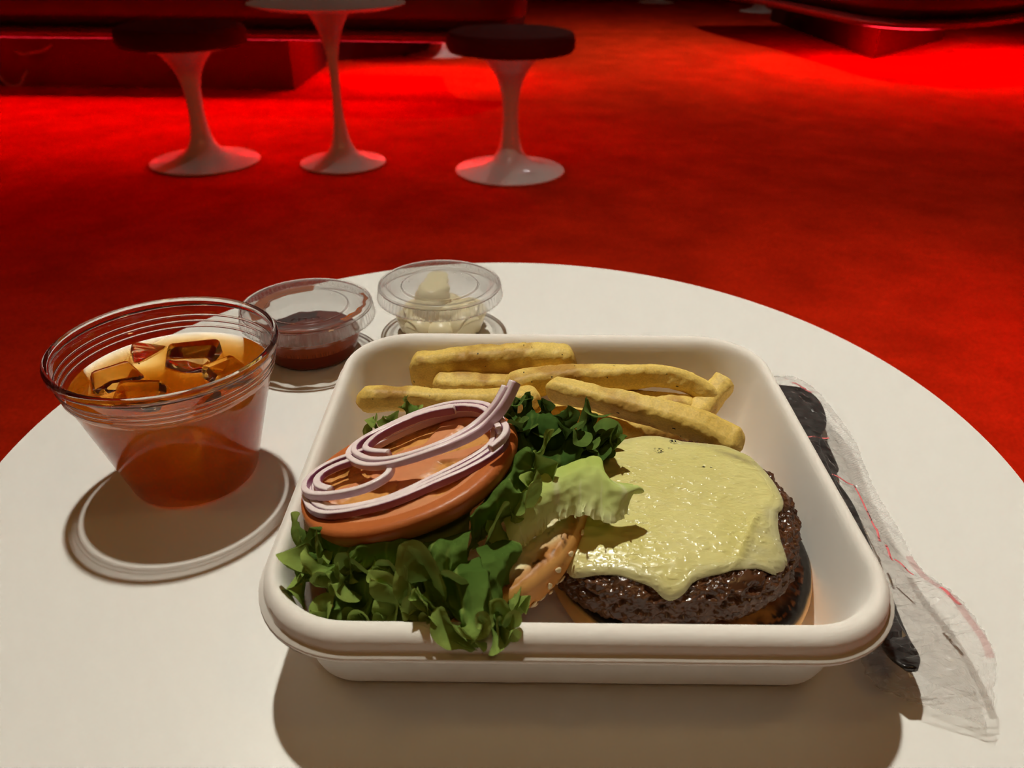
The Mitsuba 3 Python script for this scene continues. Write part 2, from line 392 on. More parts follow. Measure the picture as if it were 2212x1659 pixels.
LEVEL = 0.0545
pr = [(0.0, 0.0026), (0.020, 0.0026), (0.0255, 0.0020), (0.0275, 0.0006), (0.0283, 0.0004), (0.0288, 0.0010)]
pr += [(cup_r(z), z) for z in np.linspace(0.003, LEVEL, 14)]
add('drink_cup__wall', move(lathe(pr, 160), CUP), 'wet_sheet', on_table=True, smooth=30)
pr = [(cup_r(LEVEL), LEVEL), (cup_r(0.0565), 0.0565), (0.0449, 0.0572), (0.0450, 0.0590), (0.0455, 0.0596), (0.0457, 0.0618), (0.0463, 0.0624), (0.0466, 0.0660), (0.0472, 0.0672), (0.0474, 0.0695)]
add('drink_cup__collar', move(lathe(pr, 160), CUP), 'clear_sheet', on_table=True, smooth=30, label='stepped clear collar above the tea')
a = np.arange(160) * 2 * np.pi / 160
t_ = np.radians(np.arange(14) * 360 / 14)


def hoop(r, z, rx, rz):
    c = np.stack([r * np.cos(a), r * np.sin(a), a * 0 + z], 1) + CUP
    return sweep(c, np.stack([rx * np.cos(t_), rz * np.sin(t_)], 1), [0, 0, 1], closed=True)


add('drink_cup__rolled_rim', hoop(0.0474, 0.0698, 0.0016, 0.0023), 'clear_solid', on_table=True, label='thick rolled rim')
for k, (r, z) in enumerate(((0.0449, 0.0572), (0.0456, 0.0600), (0.0463, 0.0628))):
    add('drink_cup__ridge' + ('_%03d' % k if k else ''), hoop(r, z, 0.0005, 0.0006), 'clear_solid', on_table=True)
tag('drink_cup', 'clear plastic cup of iced tea standing left of the food tray', 'cup')

# iced tea: a body of coloured liquid, ice floating in it
TEA = {'type': 'homogeneous', 'albedo': rgb(0.93, 0.285, 0.01), 'sigma_t': rgb(0.16, 0.39, 0.90), 'scale': 190.0}
scene['tea_side'] = {'type': 'dielectric', 'int_ior': 1.333}
scene['tea_level'] = {'type': 'thindielectric', 'int_ior': 1.333}
pb = [(0.0, 0.0030), (0.020, 0.0030), (0.0258, 0.0024), (0.0276, 0.0012), (0.0284, 0.0016)]
ps = [(0.0284, 0.0016)] + [(cup_r(z) - 0.00025, z) for z in np.linspace(0.003, LEVEL - 0.0010, 16)] + [(cup_r(LEVEL) - 0.0003, LEVEL)]
pt = [(cup_r(LEVEL) - 0.0003, LEVEL), (0.040, LEVEL), (0.030, LEVEL), (0.015, LEVEL), (0.0, LEVEL)]
for part, pr, b in (('underside', pb, 'tea_level'), ('body', ps, 'tea_side'), ('surface', pt, 'tea_level')):
    scene['iced_tea__' + part] = {**mikit.ply(move(lathe(pr, 128), CUP + [0, 0, Z0]), b, smooth=35), 'interior': TEA}
tag('iced_tea', 'amber brown iced tea filling the clear plastic cup', 'drink')
scene['ice_in_tea'] = {'type': 'thindielectric', 'int_ior': 1.25, 'specular_transmittance': rgb(0.98, 0.86, 0.60)}
scene['ice_in_air'] = {'type': 'dielectric', 'int_ior': 1.31}
rs = np.random.default_rng(21)


def lump(size, seed):
    """an irregular lump of ice: a jittered block, hulled and slightly rounded"""
    import manifold3d as m3
    q = np.random.default_rng(seed)
    p = np.array([[x, y, z] for x in (-1, 1) for y in (-1, 1) for z in (-1, 1)]) * np.asarray(size) / 2 * q.uniform(0.55, 1.0, (8, 3))
    p = np.vstack([p, q.uniform(-0.55, 0.55, (4, 3)) * size])
    m = m3.Manifold.hull_points(p)
    r = 0.0022
    sp = m3.Manifold.sphere(r, 10)
    m = m3.Manifold.batch_hull([sp.translate(tuple(v)) for v in m.to_mesh().vert_properties[:, :3].astype(float)])
    return m


spots = [(-0.024, -0.004, 0.0490, 0.021, 1), (0.004, 0.014, 0.0488, 0.024, 2), (0.026, -0.001, 0.0505, 0.020, 3), (-0.006, -0.019, 0.0490, 0.022, 4), (0.017, -0.020, 0.0470, 0.019, 5), (-0.020, 0.021, 0.0480, 0.018, 6),
         (0.004, -0.004, 0.0310, 0.024, 7), (-0.012, 0.010, 0.0270, 0.020, 8)]
ICE = ['wet amber ice cube floating at the left side of the cup', 'largest wet ice cube, standing highest out of the tea at the back', 'wet ice cube floating at the right side of the cup', 'wet ice cube floating nearest the front rim of the cup', 'flat wet ice cube floating at the front right of the cup', 'small wet ice cube at the back left of the cup',
       'sunken ice cube in the middle of the iced tea', 'sunken ice cube lowest in the iced tea']
for k, (x, y, z, sz, sd) in enumerate(spots):
    key = 'ice_cube' + ('_%03d' % k if k else '')
    m = lump((sz, sz * 0.86, sz * 0.72), sd).rotate((20.0 * math.sin(sd * 3), 18.0 * math.cos(sd * 5), 47.0 * sd)).translate((x, y, z))
    up = m.trim_by_plane((0, 0, 1), LEVEL + 0.00008)
    dn = m.trim_by_plane((0, 0, -1), -(LEVEL - 0.00012))
    for part, mm, b, more in (('tip', up, 'ice_in_air', {}), ('underwater_body', dn, 'ice_in_tea', {'exterior': TEA})):
        g = mm.to_mesh()
        if len(g.tri_verts) < 4:
            continue
        v = np.array(g.vert_properties[:, :3], float)
        scene[key + '__' + part] = {**mikit.ply(move((v, np.array(g.tri_verts)), CUP + [0, 0, Z0]), b, smooth=50), **more}
    tag(key, ICE[k], 'ice cube')


# ------------------------------------------------------------------ the two lidded sauce cups
def sauce_cup(key, at, turn, what):
    at = np.asarray(at, float)
    wall = [(0.0, 0.0012), (0.0235, 0.0012), (0.0250, 0.0006), (0.0262, 0.0010), (0.0270, 0.0028)] + [(0.0270 + 0.0086 * k / 10, 0.0028 + 0.0262 * k / 10) for k in range(1, 11)] + [(0.0368, 0.0300), (0.0372, 0.0312)]
    add(key + '__wall', move(lathe(wall[:11], 128), at), 'wet_sheet', on_table=True, smooth=30)
    add(key + '__collar', move(lathe(wall[10:], 128), at), 'clear_sheet', on_table=True, smooth=30, label='clear upper wall')
    lid = [(0.0403, 0.0248, 1.0), (0.0401, 0.0256, 1.0), (0.0395, 0.0300, 1.0), (0.0391, 0.0314, 0.5), (0.0380, 0.0328, 0.0), (0.0366, 0.0336, 0), (0.0350, 0.0338, 0), (0.0338, 0.0334, 1.0), (0.0330, 0.0322, 1.0), (0.0322, 0.0312, 0.6), (0.0308, 0.0308, 0),
           (0.0262, 0.0308, 0), (0.0250, 0.0312, 0), (0.0243, 0.0319, 0), (0.0234, 0.0321, 0), (0.0222, 0.0320, 0), (0.0, 0.0320, 0)]
    add(key + '__lid', move(lathe(lid[3:], 480, lambda q: 0.00022 * np.cos(q * 80)), at), 'lid_sheet', on_table=True, label='clear snap-on lid with a raised ring', smooth=True)
    add(key + '__lid__skirt', move(lathe(lid[:4], 480, lambda q: 0.00030 * np.cos(q * 80)), at), 'skirt_sheet', on_table=True, label='ribbed clear skirt of the lid', smooth=True)
    for k, (r, z, rr) in enumerate(((0.0386, 0.0322, 0.0008), (0.0402, 0.0251, 0.0005), (0.0246, 0.0317, 0.0004))):
        q = np.arange(128) * 2 * np.pi / 128
        c = np.stack([r * np.cos(q), r * np.sin(q), q * 0 + z], 1) + at
        add(key + '__lid__bead' + ('_%03d' % k if k else ''), sweep(c, np.stack([rr * np.cos(t_), rr * np.sin(t_)], 1), [0, 0, 1], closed=True), 'clear_solid', on_table=True)
    k = 0
    for txt, mid, r in (('RTLER', 40, 0.0185), ('PL', 165, 0.0185)):
        for i, ch in enumerate(txt):
            m = meshkit.text_mesh(ch, 0.0032, 0.0003)
            v = np.array(m.vertices) - [np.array(m.vertices)[:, 0].mean(), 0, 0]
            an = math.radians(turn + mid - (i - (len(txt) - 1) / 2) * 11.5)
            R = np.array([[math.sin(an), math.cos(an), 0], [-math.cos(an), math.sin(an), 0], [0, 0, 1]])
            add(key + '__lid__raised_letter' + ('_%03d' % k if k else ''), (v @ R.T + at + [r * math.cos(an), r * math.sin(an), 0.0322], np.array(m.faces)), 'clear_solid', on_table=True, smooth=False)
            k += 1
    labels[key + '__lid__raised_letter'] = {'label': 'raised clear letter on the lid'}


KET, MAY = (-0.1250, 0.4235, 0.0), (-0.0472, 0.4570, 0.0)
sauce_cup('sauce_cup', KET, -120, 'ketchup')
sauce_cup('sauce_cup_001', MAY, 0, 'mayonnaise')
tag('sauce_cup', 'lidded clear portion cup of dark red ketchup behind the iced tea', 'sauce cup')
tag('sauce_cup_001', 'lidded clear portion cup of pale mayonnaise behind the tray', 'sauce cup')
scene['ketchup_red'] = principled((0.115, 0.0095, 0.0016), 0.3, 0.3)
scene['ketchup_thin'] = principled((0.33, 0.080, 0.014), 0.3, 0.3)


scene['ketchup_film'] = principled((0.21, 0.030, 0.0045), 0.35, 0.3)


def sstep0(x):
    return np.clip(x, 0, 1) ** 2


def cup_in(z):
    return 0.0270 + 0.0086 * (z - 0.0028) / 0.0262 - 0.0003


def filled(level, amp, seed, nr=26, na=120):
    """sauce against the wall of the cup: its upper edge and its top are uneven"""
    q = np.arange(na) * 2 * np.pi / na
    ring_ = np.stack([np.cos(q), np.sin(q), q * 0], 1)
    edge = level + amp * (meshkit.fbm(ring_ * 2.3 + seed, 3) - 0.5) * 2
    rows = [np.stack([0 * q, 0 * q, 0 * q + 0.0016], 1)]
    for z0_, r in ((0.0016, 0.0232), (0.0012, 0.0246), (0.0016, 0.0258)):
        rows.append(np.c_[ring_[:, :2] * r, 0 * q + z0_])
    for t in np.linspace(0, 1, 14):
        z = 0.0030 + (edge - 0.0030) * t
        rows.append(np.c_[ring_[:, :2] * cup_in(z)[:, None], z])
    for t in np.linspace(0.97, 0.0, nr):
        r = cup_in(edge) * t
        pt = ring_[:, :2] * r[:, None]
        h = level + (edge - level) * t ** 3 + amp * 0.6 * (meshkit.fbm(np.c_[pt * 70, q * 0 + seed], 3) - 0.5) * 2 * (1 - t ** 4)
        rows.append(np.c_[pt, h])
    p = np.array(rows).transpose(1, 0, 2)
    return grid(p, wrap_u=True)


add('ketchup', move(filled(0.0135, 0.0016, 3.0), KET), 'ketchup_red', 'dark red ketchup filling the nearer portion cup', 'ketchup', on_table=True)


def smear(cx, cy, z, pts, thick, seed):
    """a flat smear with a rounded edge, its outline given around (cx, cy)"""
    o = curve(pts, 90, closed=True)
    c = o.mean(0)
    rows = []
    for t in (1.0, 0.97, 0.9, 0.75, 0.5, 0.25, 0.0):
        q = c + (o - c) * t
        h = thick * (1 - t ** 6) * (0.5 + meshkit.fbm(np.c_[q * 300, q[:, 0] * 0 + seed], 2))
        rows.append(np.c_[q + [cx, cy], z + h])
    return grid(np.array(rows).transpose(1, 0, 2), wrap_u=True)


def arc_smear(at, a0, a1, r0, r1, z, seed, thick=0.0006):
    q = np.radians(np.linspace(a0, a1, 10))
    w = np.random.default_rng(seed)
    o = [((r1 + w.uniform(-0.0008, 0.0008)) * math.cos(t), (r1 + w.uniform(-0.0006, 0.0002)) * math.sin(t)) for t in q] + [((r0 + w.uniform(-0.002, 0.0015)) * math.cos(t), (r0 + w.uniform(-0.002, 0.0015)) * math.sin(t)) for t in q[::-1]]
    o = np.array(o)
    rows = []
    n = 60
    up, lo = curve(o[:10], n), curve(o[10:][::-1], n)
    for t in np.linspace(0, 1, 9):
        q2 = up * (1 - t) + lo * t
        h = thick * np.minimum(1, 6 * min(t, 1 - t)) * np.sin(np.linspace(0.1, np.pi - 0.1, n)) ** 0.3
        rows.append(np.c_[q2, z - h])
    return move(grid(np.array(rows)), at)


add('ketchup__lid_smear', arc_smear(KET, 95, 215, 0.0245, 0.0335, 0.0302, 5), 'ketchup_thin', on_table=True, label='orange brown smear under the lid')
add('ketchup__lid_smear_001', arc_smear(KET, -40, 28, 0.0330, 0.0362, 0.0330, 9, 0.0005), 'ketchup_thin', on_table=True)
add('ketchup__lid_smear_002', arc_smear(KET, 222, 318, 0.0338, 0.0368, 0.0322, 13, 0.0005), 'ketchup_film', on_table=True)
q_ = np.radians(np.linspace(190, 372, 100))
hi = 0.0245 - 0.0055 * sstep0(np.abs(np.degrees(q_) - 281) / 91) + 0.0012 * np.sin(q_ * 11) + 0.0008 * np.sin(q_ * 23 + 1)
film = np.stack([np.c_[cup_in(0.0110 + (hi - 0.0110) * t) * np.cos(q_), cup_in(0.0110 + (hi - 0.0110) * t) * np.sin(q_), 0.0110 + (hi - 0.0110) * t] for t in np.linspace(0, 1, 10)])
add('ketchup__wall_film', move(grid(film), KET), 'ketchup_film', on_table=True, label='thin brownish red film of ketchup up the wall')
scene['mayonnaise_cream'] = principled((0.80, 0.72, 0.47), 0.35, 0.5)
import manifold3d as m3


def blobs(spec):
    """soft merged blobs: (x, y, z, r)"""
    m = m3.Manifold.batch_boolean([m3.Manifold.sphere(r, 40).scale((1.0, 1.0, s)).translate((x, y, z)) for x, y, z, r, s in spec], m3.OpType.Add)
    m = m.refine_to_length(0.0016).to_mesh()
    t = trimesh.Trimesh(np.array(m.vert_properties[:, :3], float), np.array(m.tri_verts))
    trimesh.smoothing.filter_taubin(t, iterations=14)
    v = np.array(t.vertices)
    v[:, 2] = np.clip(v[:, 2], 0.0016, 0.0306)
    rad = np.hypot(v[:, 0], v[:, 1])
    lim = cup_in(np.clip(v[:, 2], 0.003, 0.029)) - 0.0002
    k = np.minimum(1, lim / np.maximum(rad, 1e-9))
    v[:, :2] *= k[:, None]
    return v, np.array(t.faces)


mb = [(-0.012, -0.016, 0.008, 0.0105, 0.8), (0.002, -0.020, 0.0075, 0.0095, 0.85), (0.016, -0.016, 0.010, 0.0110, 0.85), (0.024, -0.006, 0.011, 0.0095, 1.0), (-0.022, -0.004, 0.007, 0.0100, 0.7), (-0.016, 0.012, 0.007, 0.0110, 0.7), (0.002, 0.016, 0.008, 0.0130, 0.7),
      (0.018, 0.010, 0.008, 0.0120, 0.7), (0.0, -0.002, 0.010, 0.0160, 0.7), (-0.006, -0.006, 0.0170, 0.0120, 0.9), (-0.005, -0.002, 0.0230, 0.0115, 0.8), (-0.004, 0.002, 0.0275, 0.0105, 0.5), (-0.003, 0.011, 0.0295, 0.0080, 0.35), (-0.003, 0.018, 0.0300, 0.0070, 0.3), (0.006, -0.010, 0.0150, 0.0090, 0.8), (-0.022, -0.010, 0.0120, 0.006, 1.0)]
add('mayonnaise', move(blobs(mb), MAY), 'mayonnaise_cream', 'pale cream mayonnaise in soft dollops inside the farther portion cup', 'mayonnaise', on_table=True)
# ------------------------------------------------------------------ burger: bottom bun, patty, cheese
def vnoise(p, f, seed=0, o=3):
    return meshkit.fbm(np.asarray(p) * f + seed * 7.31, o)


def mixc(a, b, t):
    t = np.clip(np.asarray(t), 0, 1)[..., None]
    return np.asarray(a) * (1 - t) + np.asarray(b) * t


def sstep(a, b, x):
    t = np.clip((np.asarray(x) - a) / (b - a), 0, 1)
    return t * t * (3 - 2 * t)


def polar(prof, n, scale=None, closed_top=True):
    """points (n angles, profile) of a lathe; scale(angle) stretches the radius"""
    q = np.arange(n) * 2 * np.pi / n
    k = np.ones(n) if scale is None else scale(q)
    return q, np.stack([prof[None, :, 0] * k[:, None] * np.cos(q)[:, None], prof[None, :, 0] * k[:, None] * np.sin(q)[:, None], np.repeat(prof[None, :, 1], n, 0)], -1)


def normals(m):
    return meshkit.arrays(m, True)[2]


scene['crust'] = principled(VC, 0.48, 0.4)
scene['crumb_oily'] = principled(VC, 0.30, 0.5)
# the bottom bun, its cut face charred at the edge
pb = curve([(0.0, 0.0036), (0.030, 0.0036), (0.043, 0.0040), (0.0478, 0.0068), (0.0505, 0.0115), (0.0513, 0.0155), (0.0508, 0.0192), (0.0494, 0.0212), (0.0478, 0.0218), (0.044, 0.0219), (0.030, 0.0218), (0.0, 0.0218)], 150)
q, p = polar(pb, 360, lambda a: 1 + 0.012 * np.sin(2 * a + 1) + 0.008 * np.sin(5 * a))
p = p.reshape(-1, 3)
r_ = np.hypot(p[:, 0], p[:, 1])
top = sstep(0.0195, 0.0215, p[:, 2])
p[:, 2] += 0.0012 * (vnoise(p, 90, 1) - 0.5) * top + 0.0007 * (vnoise(p, 400, 2) - 0.5) * top
side = (1 - top) * sstep(0.005, 0.010, p[:, 2])
p[:, :2] *= (1 + side * 0.018 * (vnoise(p, 60, 4) - 0.5))[:, None]
c = mixc([0.72, 0.38, 0.095], [0.80, 0.50, 0.17], vnoise(p, 70, 5))
c = mixc(c, [0.33, 0.105, 0.020], sstep(0.015, 0.020, p[:, 2]) * 0.35)
inner = mixc([0.16, 0.042, 0.007], [0.42, 0.17, 0.035], sstep(0.45, 0.75, vnoise(p, 160, 6)))
char = sstep(0.0385, 0.046, r_ + 0.006 * (vnoise(p, 130, 7) - 0.5))
char = char * (1 - 0.95 * sstep(0.53, 0.60, vnoise(p, 480, 8)) * (r_ < 0.0470))
inner = mixc(inner, [0.012, 0.008, 0.005], char)
c = mixc(c, inner, sstep(0.0190, 0.0204, p[:, 2] + 0.0016 * (vnoise(p, 120, 9) - 0.5)))
f = grid(p.reshape(360, -1, 3), wrap_u=True)[1]
add('bottom_bun', move((p, f), (0.0662, 0.2265, 0)), 'crumb_oily', 'toasted bottom bun half with a charred rim under the beef patty', 'bun', on_table=True, color=c)

# the patty
PR = CubicSpline(*np.array([(0, .0464), (35, .0500), (60, .0505), (90, .0495), (115, .0500), (135, .0500), (180, .0495), (211, .0560), (232, .0525), (268, .0450), (306, .0455), (340, .0448), (360, .0464)]).T, bc_type='periodic')
pp = np.array([(0, .0452), (.020, .0455), (.034, .0449), (.0420, .0434), (.0470, .0403), (.0490, .0350), (.0484, .0305), (.0455, .0255), (.0418, .0222), (0.036, 0.0212), (0.0, 0.0212)])
dd = np.r_[0, np.cumsum(np.hypot(*np.diff(pp[:9], axis=0).T))]
PS = CubicSpline(dd, pp[:9])
PC = np.array([0.0640, 0.2265, 0.0])


def patty_scale(a):
    return PR(np.degrees(a) % 360) / 0.0494


pq = np.vstack([PS(np.linspace(0, dd[-1], 230)), [(0.037, 0.0214), (0.0, 0.0214)]])
n_ = 620
q, p = polar(pq[::-1], n_, patty_scale)
p = p.reshape(-1, 3)
f = grid(p.reshape(n_, -1, 3), wrap_u=True)[1]
nr = normals((p, f))
nr[~np.isfinite(nr)] = 0
ch = vnoise(p, 210, 11, 2)
ridged = 1 - np.abs(2 * vnoise(p, 330, 12, 3) - 1)
pit = sstep(0.62, 0.75, vnoise(p, 380, 13, 2))
h = 0.0030 * (ch - 0.5) + 0.0022 * (ridged - 0.7) - 0.0018 * pit + 0.0018 * (vnoise(p, 700, 15, 2) - 0.5)
live = sstep(0.0, 0.012, np.hypot(p[:, 0], p[:, 1]))
h = np.where(p[:, 2] > 0.0405, np.minimum(h, 0.0007), h)
p = p + nr * (h * live)[:, None]
c = mixc([0.034, 0.011, 0.004], [0.120, 0.046, 0.018], vnoise(p, 260, 16))
c = mixc(c, [0.23, 0.105, 0.050], sstep(0.55, 0.80, vnoise(p, 420, 17)) * sstep(0.040, 0.026, p[:, 2]) * 0.8)
c = mixc(c, [0.016, 0.007, 0.004], sstep(0.55, 0.75, vnoise(p, 120, 18)) * 0.7)
scene['meat'] = principled(VC, 0.24, 0.55, clearcoat=0.5, clearcoat_gloss=0.85)
add('beef_patty', move((p, f), PC), 'meat', 'thick browned beef patty under melted cheese on the charred bun', 'patty', on_table=True, color=c)

# melted cheese lying over the patty: (angle, how far it reaches along the patty's surface)
CH = np.array([(5.5, .0390), (19.5, .0397), (33.5, .0420), (45, .0456), (53.5, .0450), (63, .0420), (76.5, .0405), (92, .0452), (103.5, .0458), (114.5, .0455), (123, .0458), (132, .0462), (145, .0440), (162.5, .0394), (194.5, .0398), (206, .0440), (211.5, .0461), (218, .0500), (222, .0482), (226, .0458), (230, .0444),
               (234, .0436), (240, .0442), (247, .0453), (250, .0465), (253, .0485), (256, .0496), (259, .0489), (262.5, .047), (265.5, .0441), (269.5, .0425), (274, .0416), (282, .0406), (291, .0397), (300.5, .0403), (307, .0435), (311.5, .0463), (315.5, .0468), (318, .0451), (321.5, .0415), (330, .0368), (341, .0349), (350, .0351), (355, .0372), (365.5, .0390)])
from scipy.interpolate import PchipInterpolator
CHs = PchipInterpolator(CH[:, 0], CH[:, 1])
PR0 = CubicSpline(*np.array([(0, .0505), (35, .0525), (60, .0505), (90, .0480), (130, .0470), (180, .0490), (211, .0560), (232, .0525), (268, .0450), (306, .0485), (340, .0505), (360, .0505)]).T, bc_type='periodic')
n_ = 720
q = np.arange(n_) * 2 * np.pi / n_
smax = CHs((np.degrees(q) - 5.5) % 360 + 5.5)
smax = smax * (PR0(np.degrees(q)) / PR(np.degrees(q))) ** np.where(smax < 0.045, 1.0, 0.35)
smax = np.convolve(np.r_[smax[-4:], smax, smax[:4]], np.ones(9) / 9, 'same')[4:-4] * 0.6 + smax * 0.4
rho = np.r_[np.linspace(0, 0.90, 120), np.linspace(0.91, 1.0, 26), 1.0, 0.985]
off = np.r_[0.0016 * (1 - np.linspace(0, 0.90, 120) ** 3 * 0.35), 0.0010 * np.sqrt(np.clip(1 - ((np.linspace(0.91, 1.0, 26) - 0.905) / 0.095) ** 2.4, 0, 1)) + 0.0003, 0.0001, -0.0006]
s_ = rho[None] * smax[:, None]
pos, der = PS(s_), PS(s_, 1)
sc = patty_scale(q)[:, None]
nrm = np.stack([-der[..., 1], der[..., 0] * sc], -1)
nrm /= np.linalg.norm(nrm, axis=-1, keepdims=True)
base3 = np.stack([pos[..., 0] * sc * np.cos(q)[:, None], pos[..., 0] * sc * np.sin(q)[:, None], pos[..., 1]], -1)
n3 = np.stack([nrm[..., 0] * np.cos(q)[:, None], nrm[..., 0] * np.sin(q)[:, None], nrm[..., 1]], -1)
lump_ = 0.0016 * (vnoise(base3, 75, 21, 3) - 0.42) + 0.0008 * (vnoise(base3 * [1, 2.2, 1], 170, 22, 3) - 0.5)
fold = np.exp(-((base3[..., 0] - 0.0185 - 0.55 * (base3[..., 1] + 0.022)) / 0.0016) ** 2) * sstep(-0.006, -0.014, base3[..., 1]) * sstep(0.0, 0.012, base3[..., 0])
thin = sstep(0.0, 0.004, base3[..., 0] - 0.0185 - 0.55 * (base3[..., 1] + 0.022)) * sstep(0.0, -0.010, base3[..., 1])
o_ = off[None] * (1 - 0.25 * thin) + lump_ * sstep(1.0, 0.93, rho)[None] + 0.0007 * fold
o_ += 0.0004 + 0.0002 * np.exp(-((rho - 0.955) / 0.03) ** 2)[None]
p = (base3 + n3 * o_[..., None])
c = mixc([0.60, 0.54, 0.175], [0.70, 0.64, 0.27], vnoise(p, 60, 23))
c = mixc(c, [0.44, 0.41, 0.22], sstep(0.84, 1.0, rho)[None] * 0.75 * np.ones_like(p[..., 0]))
c = mixc(c, [0.40, 0.37, 0.22], thin * 1.1 * vnoise(p, 110, 24))
c = mixc(c, [0.20, 0.15, 0.10], np.exp(-(((p[..., 0] - 0.0275) / 0.008) ** 2 + ((p[..., 1] - 0.0275 + 0.5 * (p[..., 0] - 0.0275)) / 0.0024) ** 2)) * 0.55)
for sx, sy, rr in ((-0.0035, 0.030, 0.0026), (0.0015, 0.0315, 0.0012), (0.0125, 0.019, 0.0009), (0.0155, 0.0185, 0.0007), (0.004, 0.0375, 0.0022)):
    dsp = np.hypot(p[..., 0] - sx, (p[..., 1] - sy))
    c = mixc(c, [0.014, 0.012, 0.007], sstep(rr, rr * 0.5, dsp) * sstep(0.48, 0.56, vnoise(p, 1500, 25, 2)))
scene['cheese'] = bumped(principled(VC, 0.27, 0.5, clearcoat=0.35, clearcoat_gloss=0.9), lambda p, n, uv: 0.00020 * fbm(p.x * 300, p.y * 520, p.z * 400, octaves=2) + 0.00022 * smoothstep(0.5, 0.9, noise(p.x * 800, p.y * 1000, p.z * 800)), 1.0, 2e-4)
g = grid(p, wrap_u=True)
add('cheese_slice', move(g, PC), 'cheese', 'melted pale yellow cheese slice draped over the beef patty', 'cheese', on_table=True, color=c.reshape(-1, 3))

# ------------------------------------------------------------------ the top bun, lying on its dome, cut face up
NB = np.array([-0.33, 0.14, 0.934])
RB = basis(NB)
CB = np.array([-0.0215, 0.2215, 0.0335])
pd = curve([(0.0, -0.0262), (0.014, -0.0256), (0.028, -0.0228), (0.040, -0.0172), (0.0488, -0.0108), (0.0514, -0.0058), (0.0513, -0.0018), (0.0500, 0.0002), (0.0485, 0.0006), (0.045, 0.0004), (0.030, -0.0004), (0.0, -0.0008)], 170)
q, p = polar(pd, 360, lambda a: 1 + 0.010 * np.sin(3 * a) + 0.006 * np.sin(7 * a + 1))
p = p.reshape(-1, 3)
r_ = np.hypot(p[:, 0], p[:, 1])
face = sstep(-0.0012, 0.0001, p[:, 2]) * (p[:, 2] > -0.0012)
face = ((np.arange(len(p)) % 170) > 88) * (p[:, 2] > -0.0014) * sstep(0.0512, 0.0498, r_)
p[:, 2] += face * (0.0014 * (vnoise(p, 140, 31) - 0.5) + 0.0012 * (vnoise(p, 520, 32) - 0.5))
p[:, :2] *= (1 + 0.012 * (vnoise(p, 60, 33) - 0.5))[:, None]
c = mixc([0.66, 0.30, 0.075], [0.56, 0.22, 0.045], vnoise(p, 60, 34))
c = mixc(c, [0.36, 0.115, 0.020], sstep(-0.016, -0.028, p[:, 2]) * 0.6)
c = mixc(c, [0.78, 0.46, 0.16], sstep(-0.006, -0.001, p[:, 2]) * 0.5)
fc = mixc([0.84, 0.72, 0.40], [0.90, 0.82, 0.55], vnoise(p, 200, 35))
fc = mixc(fc, [0.42, 0.17, 0.035], sstep(0.040, 0.0495, r_ + 0.010 * (vnoise(p, 110, 36) - 0.5)))
fc = mixc(fc, [0.07, 0.025, 0.008], sstep(0.63, 0.72, vnoise(p, 300, 37)) * sstep(0.036, 0.046, r_))
c = mixc(c, fc, face)
f = grid(p.reshape(360, -1, 3), wrap_u=True)[1]
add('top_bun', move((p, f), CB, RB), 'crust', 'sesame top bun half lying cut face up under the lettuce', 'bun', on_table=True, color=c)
scene['sesame'] = principled((0.74, 0.60, 0.36), 0.5, 0.4)
sv = trimesh.creation.icosphere(2, 1.0)
sv = (np.array(sv.vertices) * [0.00155 * 1, 0.00095, 0.00045], np.array(sv.faces))
sv[0][:, 1] *= 1 - 0.35 * sv[0][:, 0] / 0.00155
sm = mikit.ply(sv, 'sesame', smooth=True)
pdn = np.gradient(pd, axis=0)
rs = np.random.default_rng(4)
k = 0
for ang in np.arange(-115, 95, 7.5):
    for lev in (-0.0055, -0.0085, -0.0120, -0.0160, -0.0205):
        if rs.random() < 0.42:
            continue
        i = int(np.argmin(np.abs(pd[:90, 1] - (lev + rs.uniform(-0.0018, 0.0018)))))
        a_ = math.radians(ang + rs.uniform(-3, 3))
        r0, z0_ = pd[i]
        nn = np.array([pdn[i, 1], -pdn[i, 0]])
        nn /= np.linalg.norm(nn)
        n3_ = np.array([nn[0] * math.cos(a_), nn[0] * math.sin(a_), nn[1]])
        if n3_ @ np.array([math.cos(a_), math.sin(a_), 0]) < 0:
            n3_ = -n3_
        sp_ = 1 + 0.010 * math.sin(3 * a_) + 0.006 * math.sin(7 * a_ + 1)
        at = np.array([r0 * sp_ * math.cos(a_), r0 * sp_ * math.sin(a_), z0_]) + n3_ * 0.0006
        tw = rs.uniform(0, np.pi)
        xd = math.cos(tw) * np.array([-math.sin(a_), math.cos(a_), 0]) + math.sin(tw) * np.array([0, 0, 1.0])
        M = np.eye(4)
        M[:3, :3] = RB @ basis(n3_, xd)
        M[:3, 3] = RB @ at + CB + [0, 0, Z0]
        scene['top_bun__sesame_seed' + ('_%03d' % k if k else '')] = {**sm, 'to_world': T(M.tolist())}
        k += 1
labels['top_bun__sesame_seed'] = {'label': 'pale sesame seed on the tan crust'}

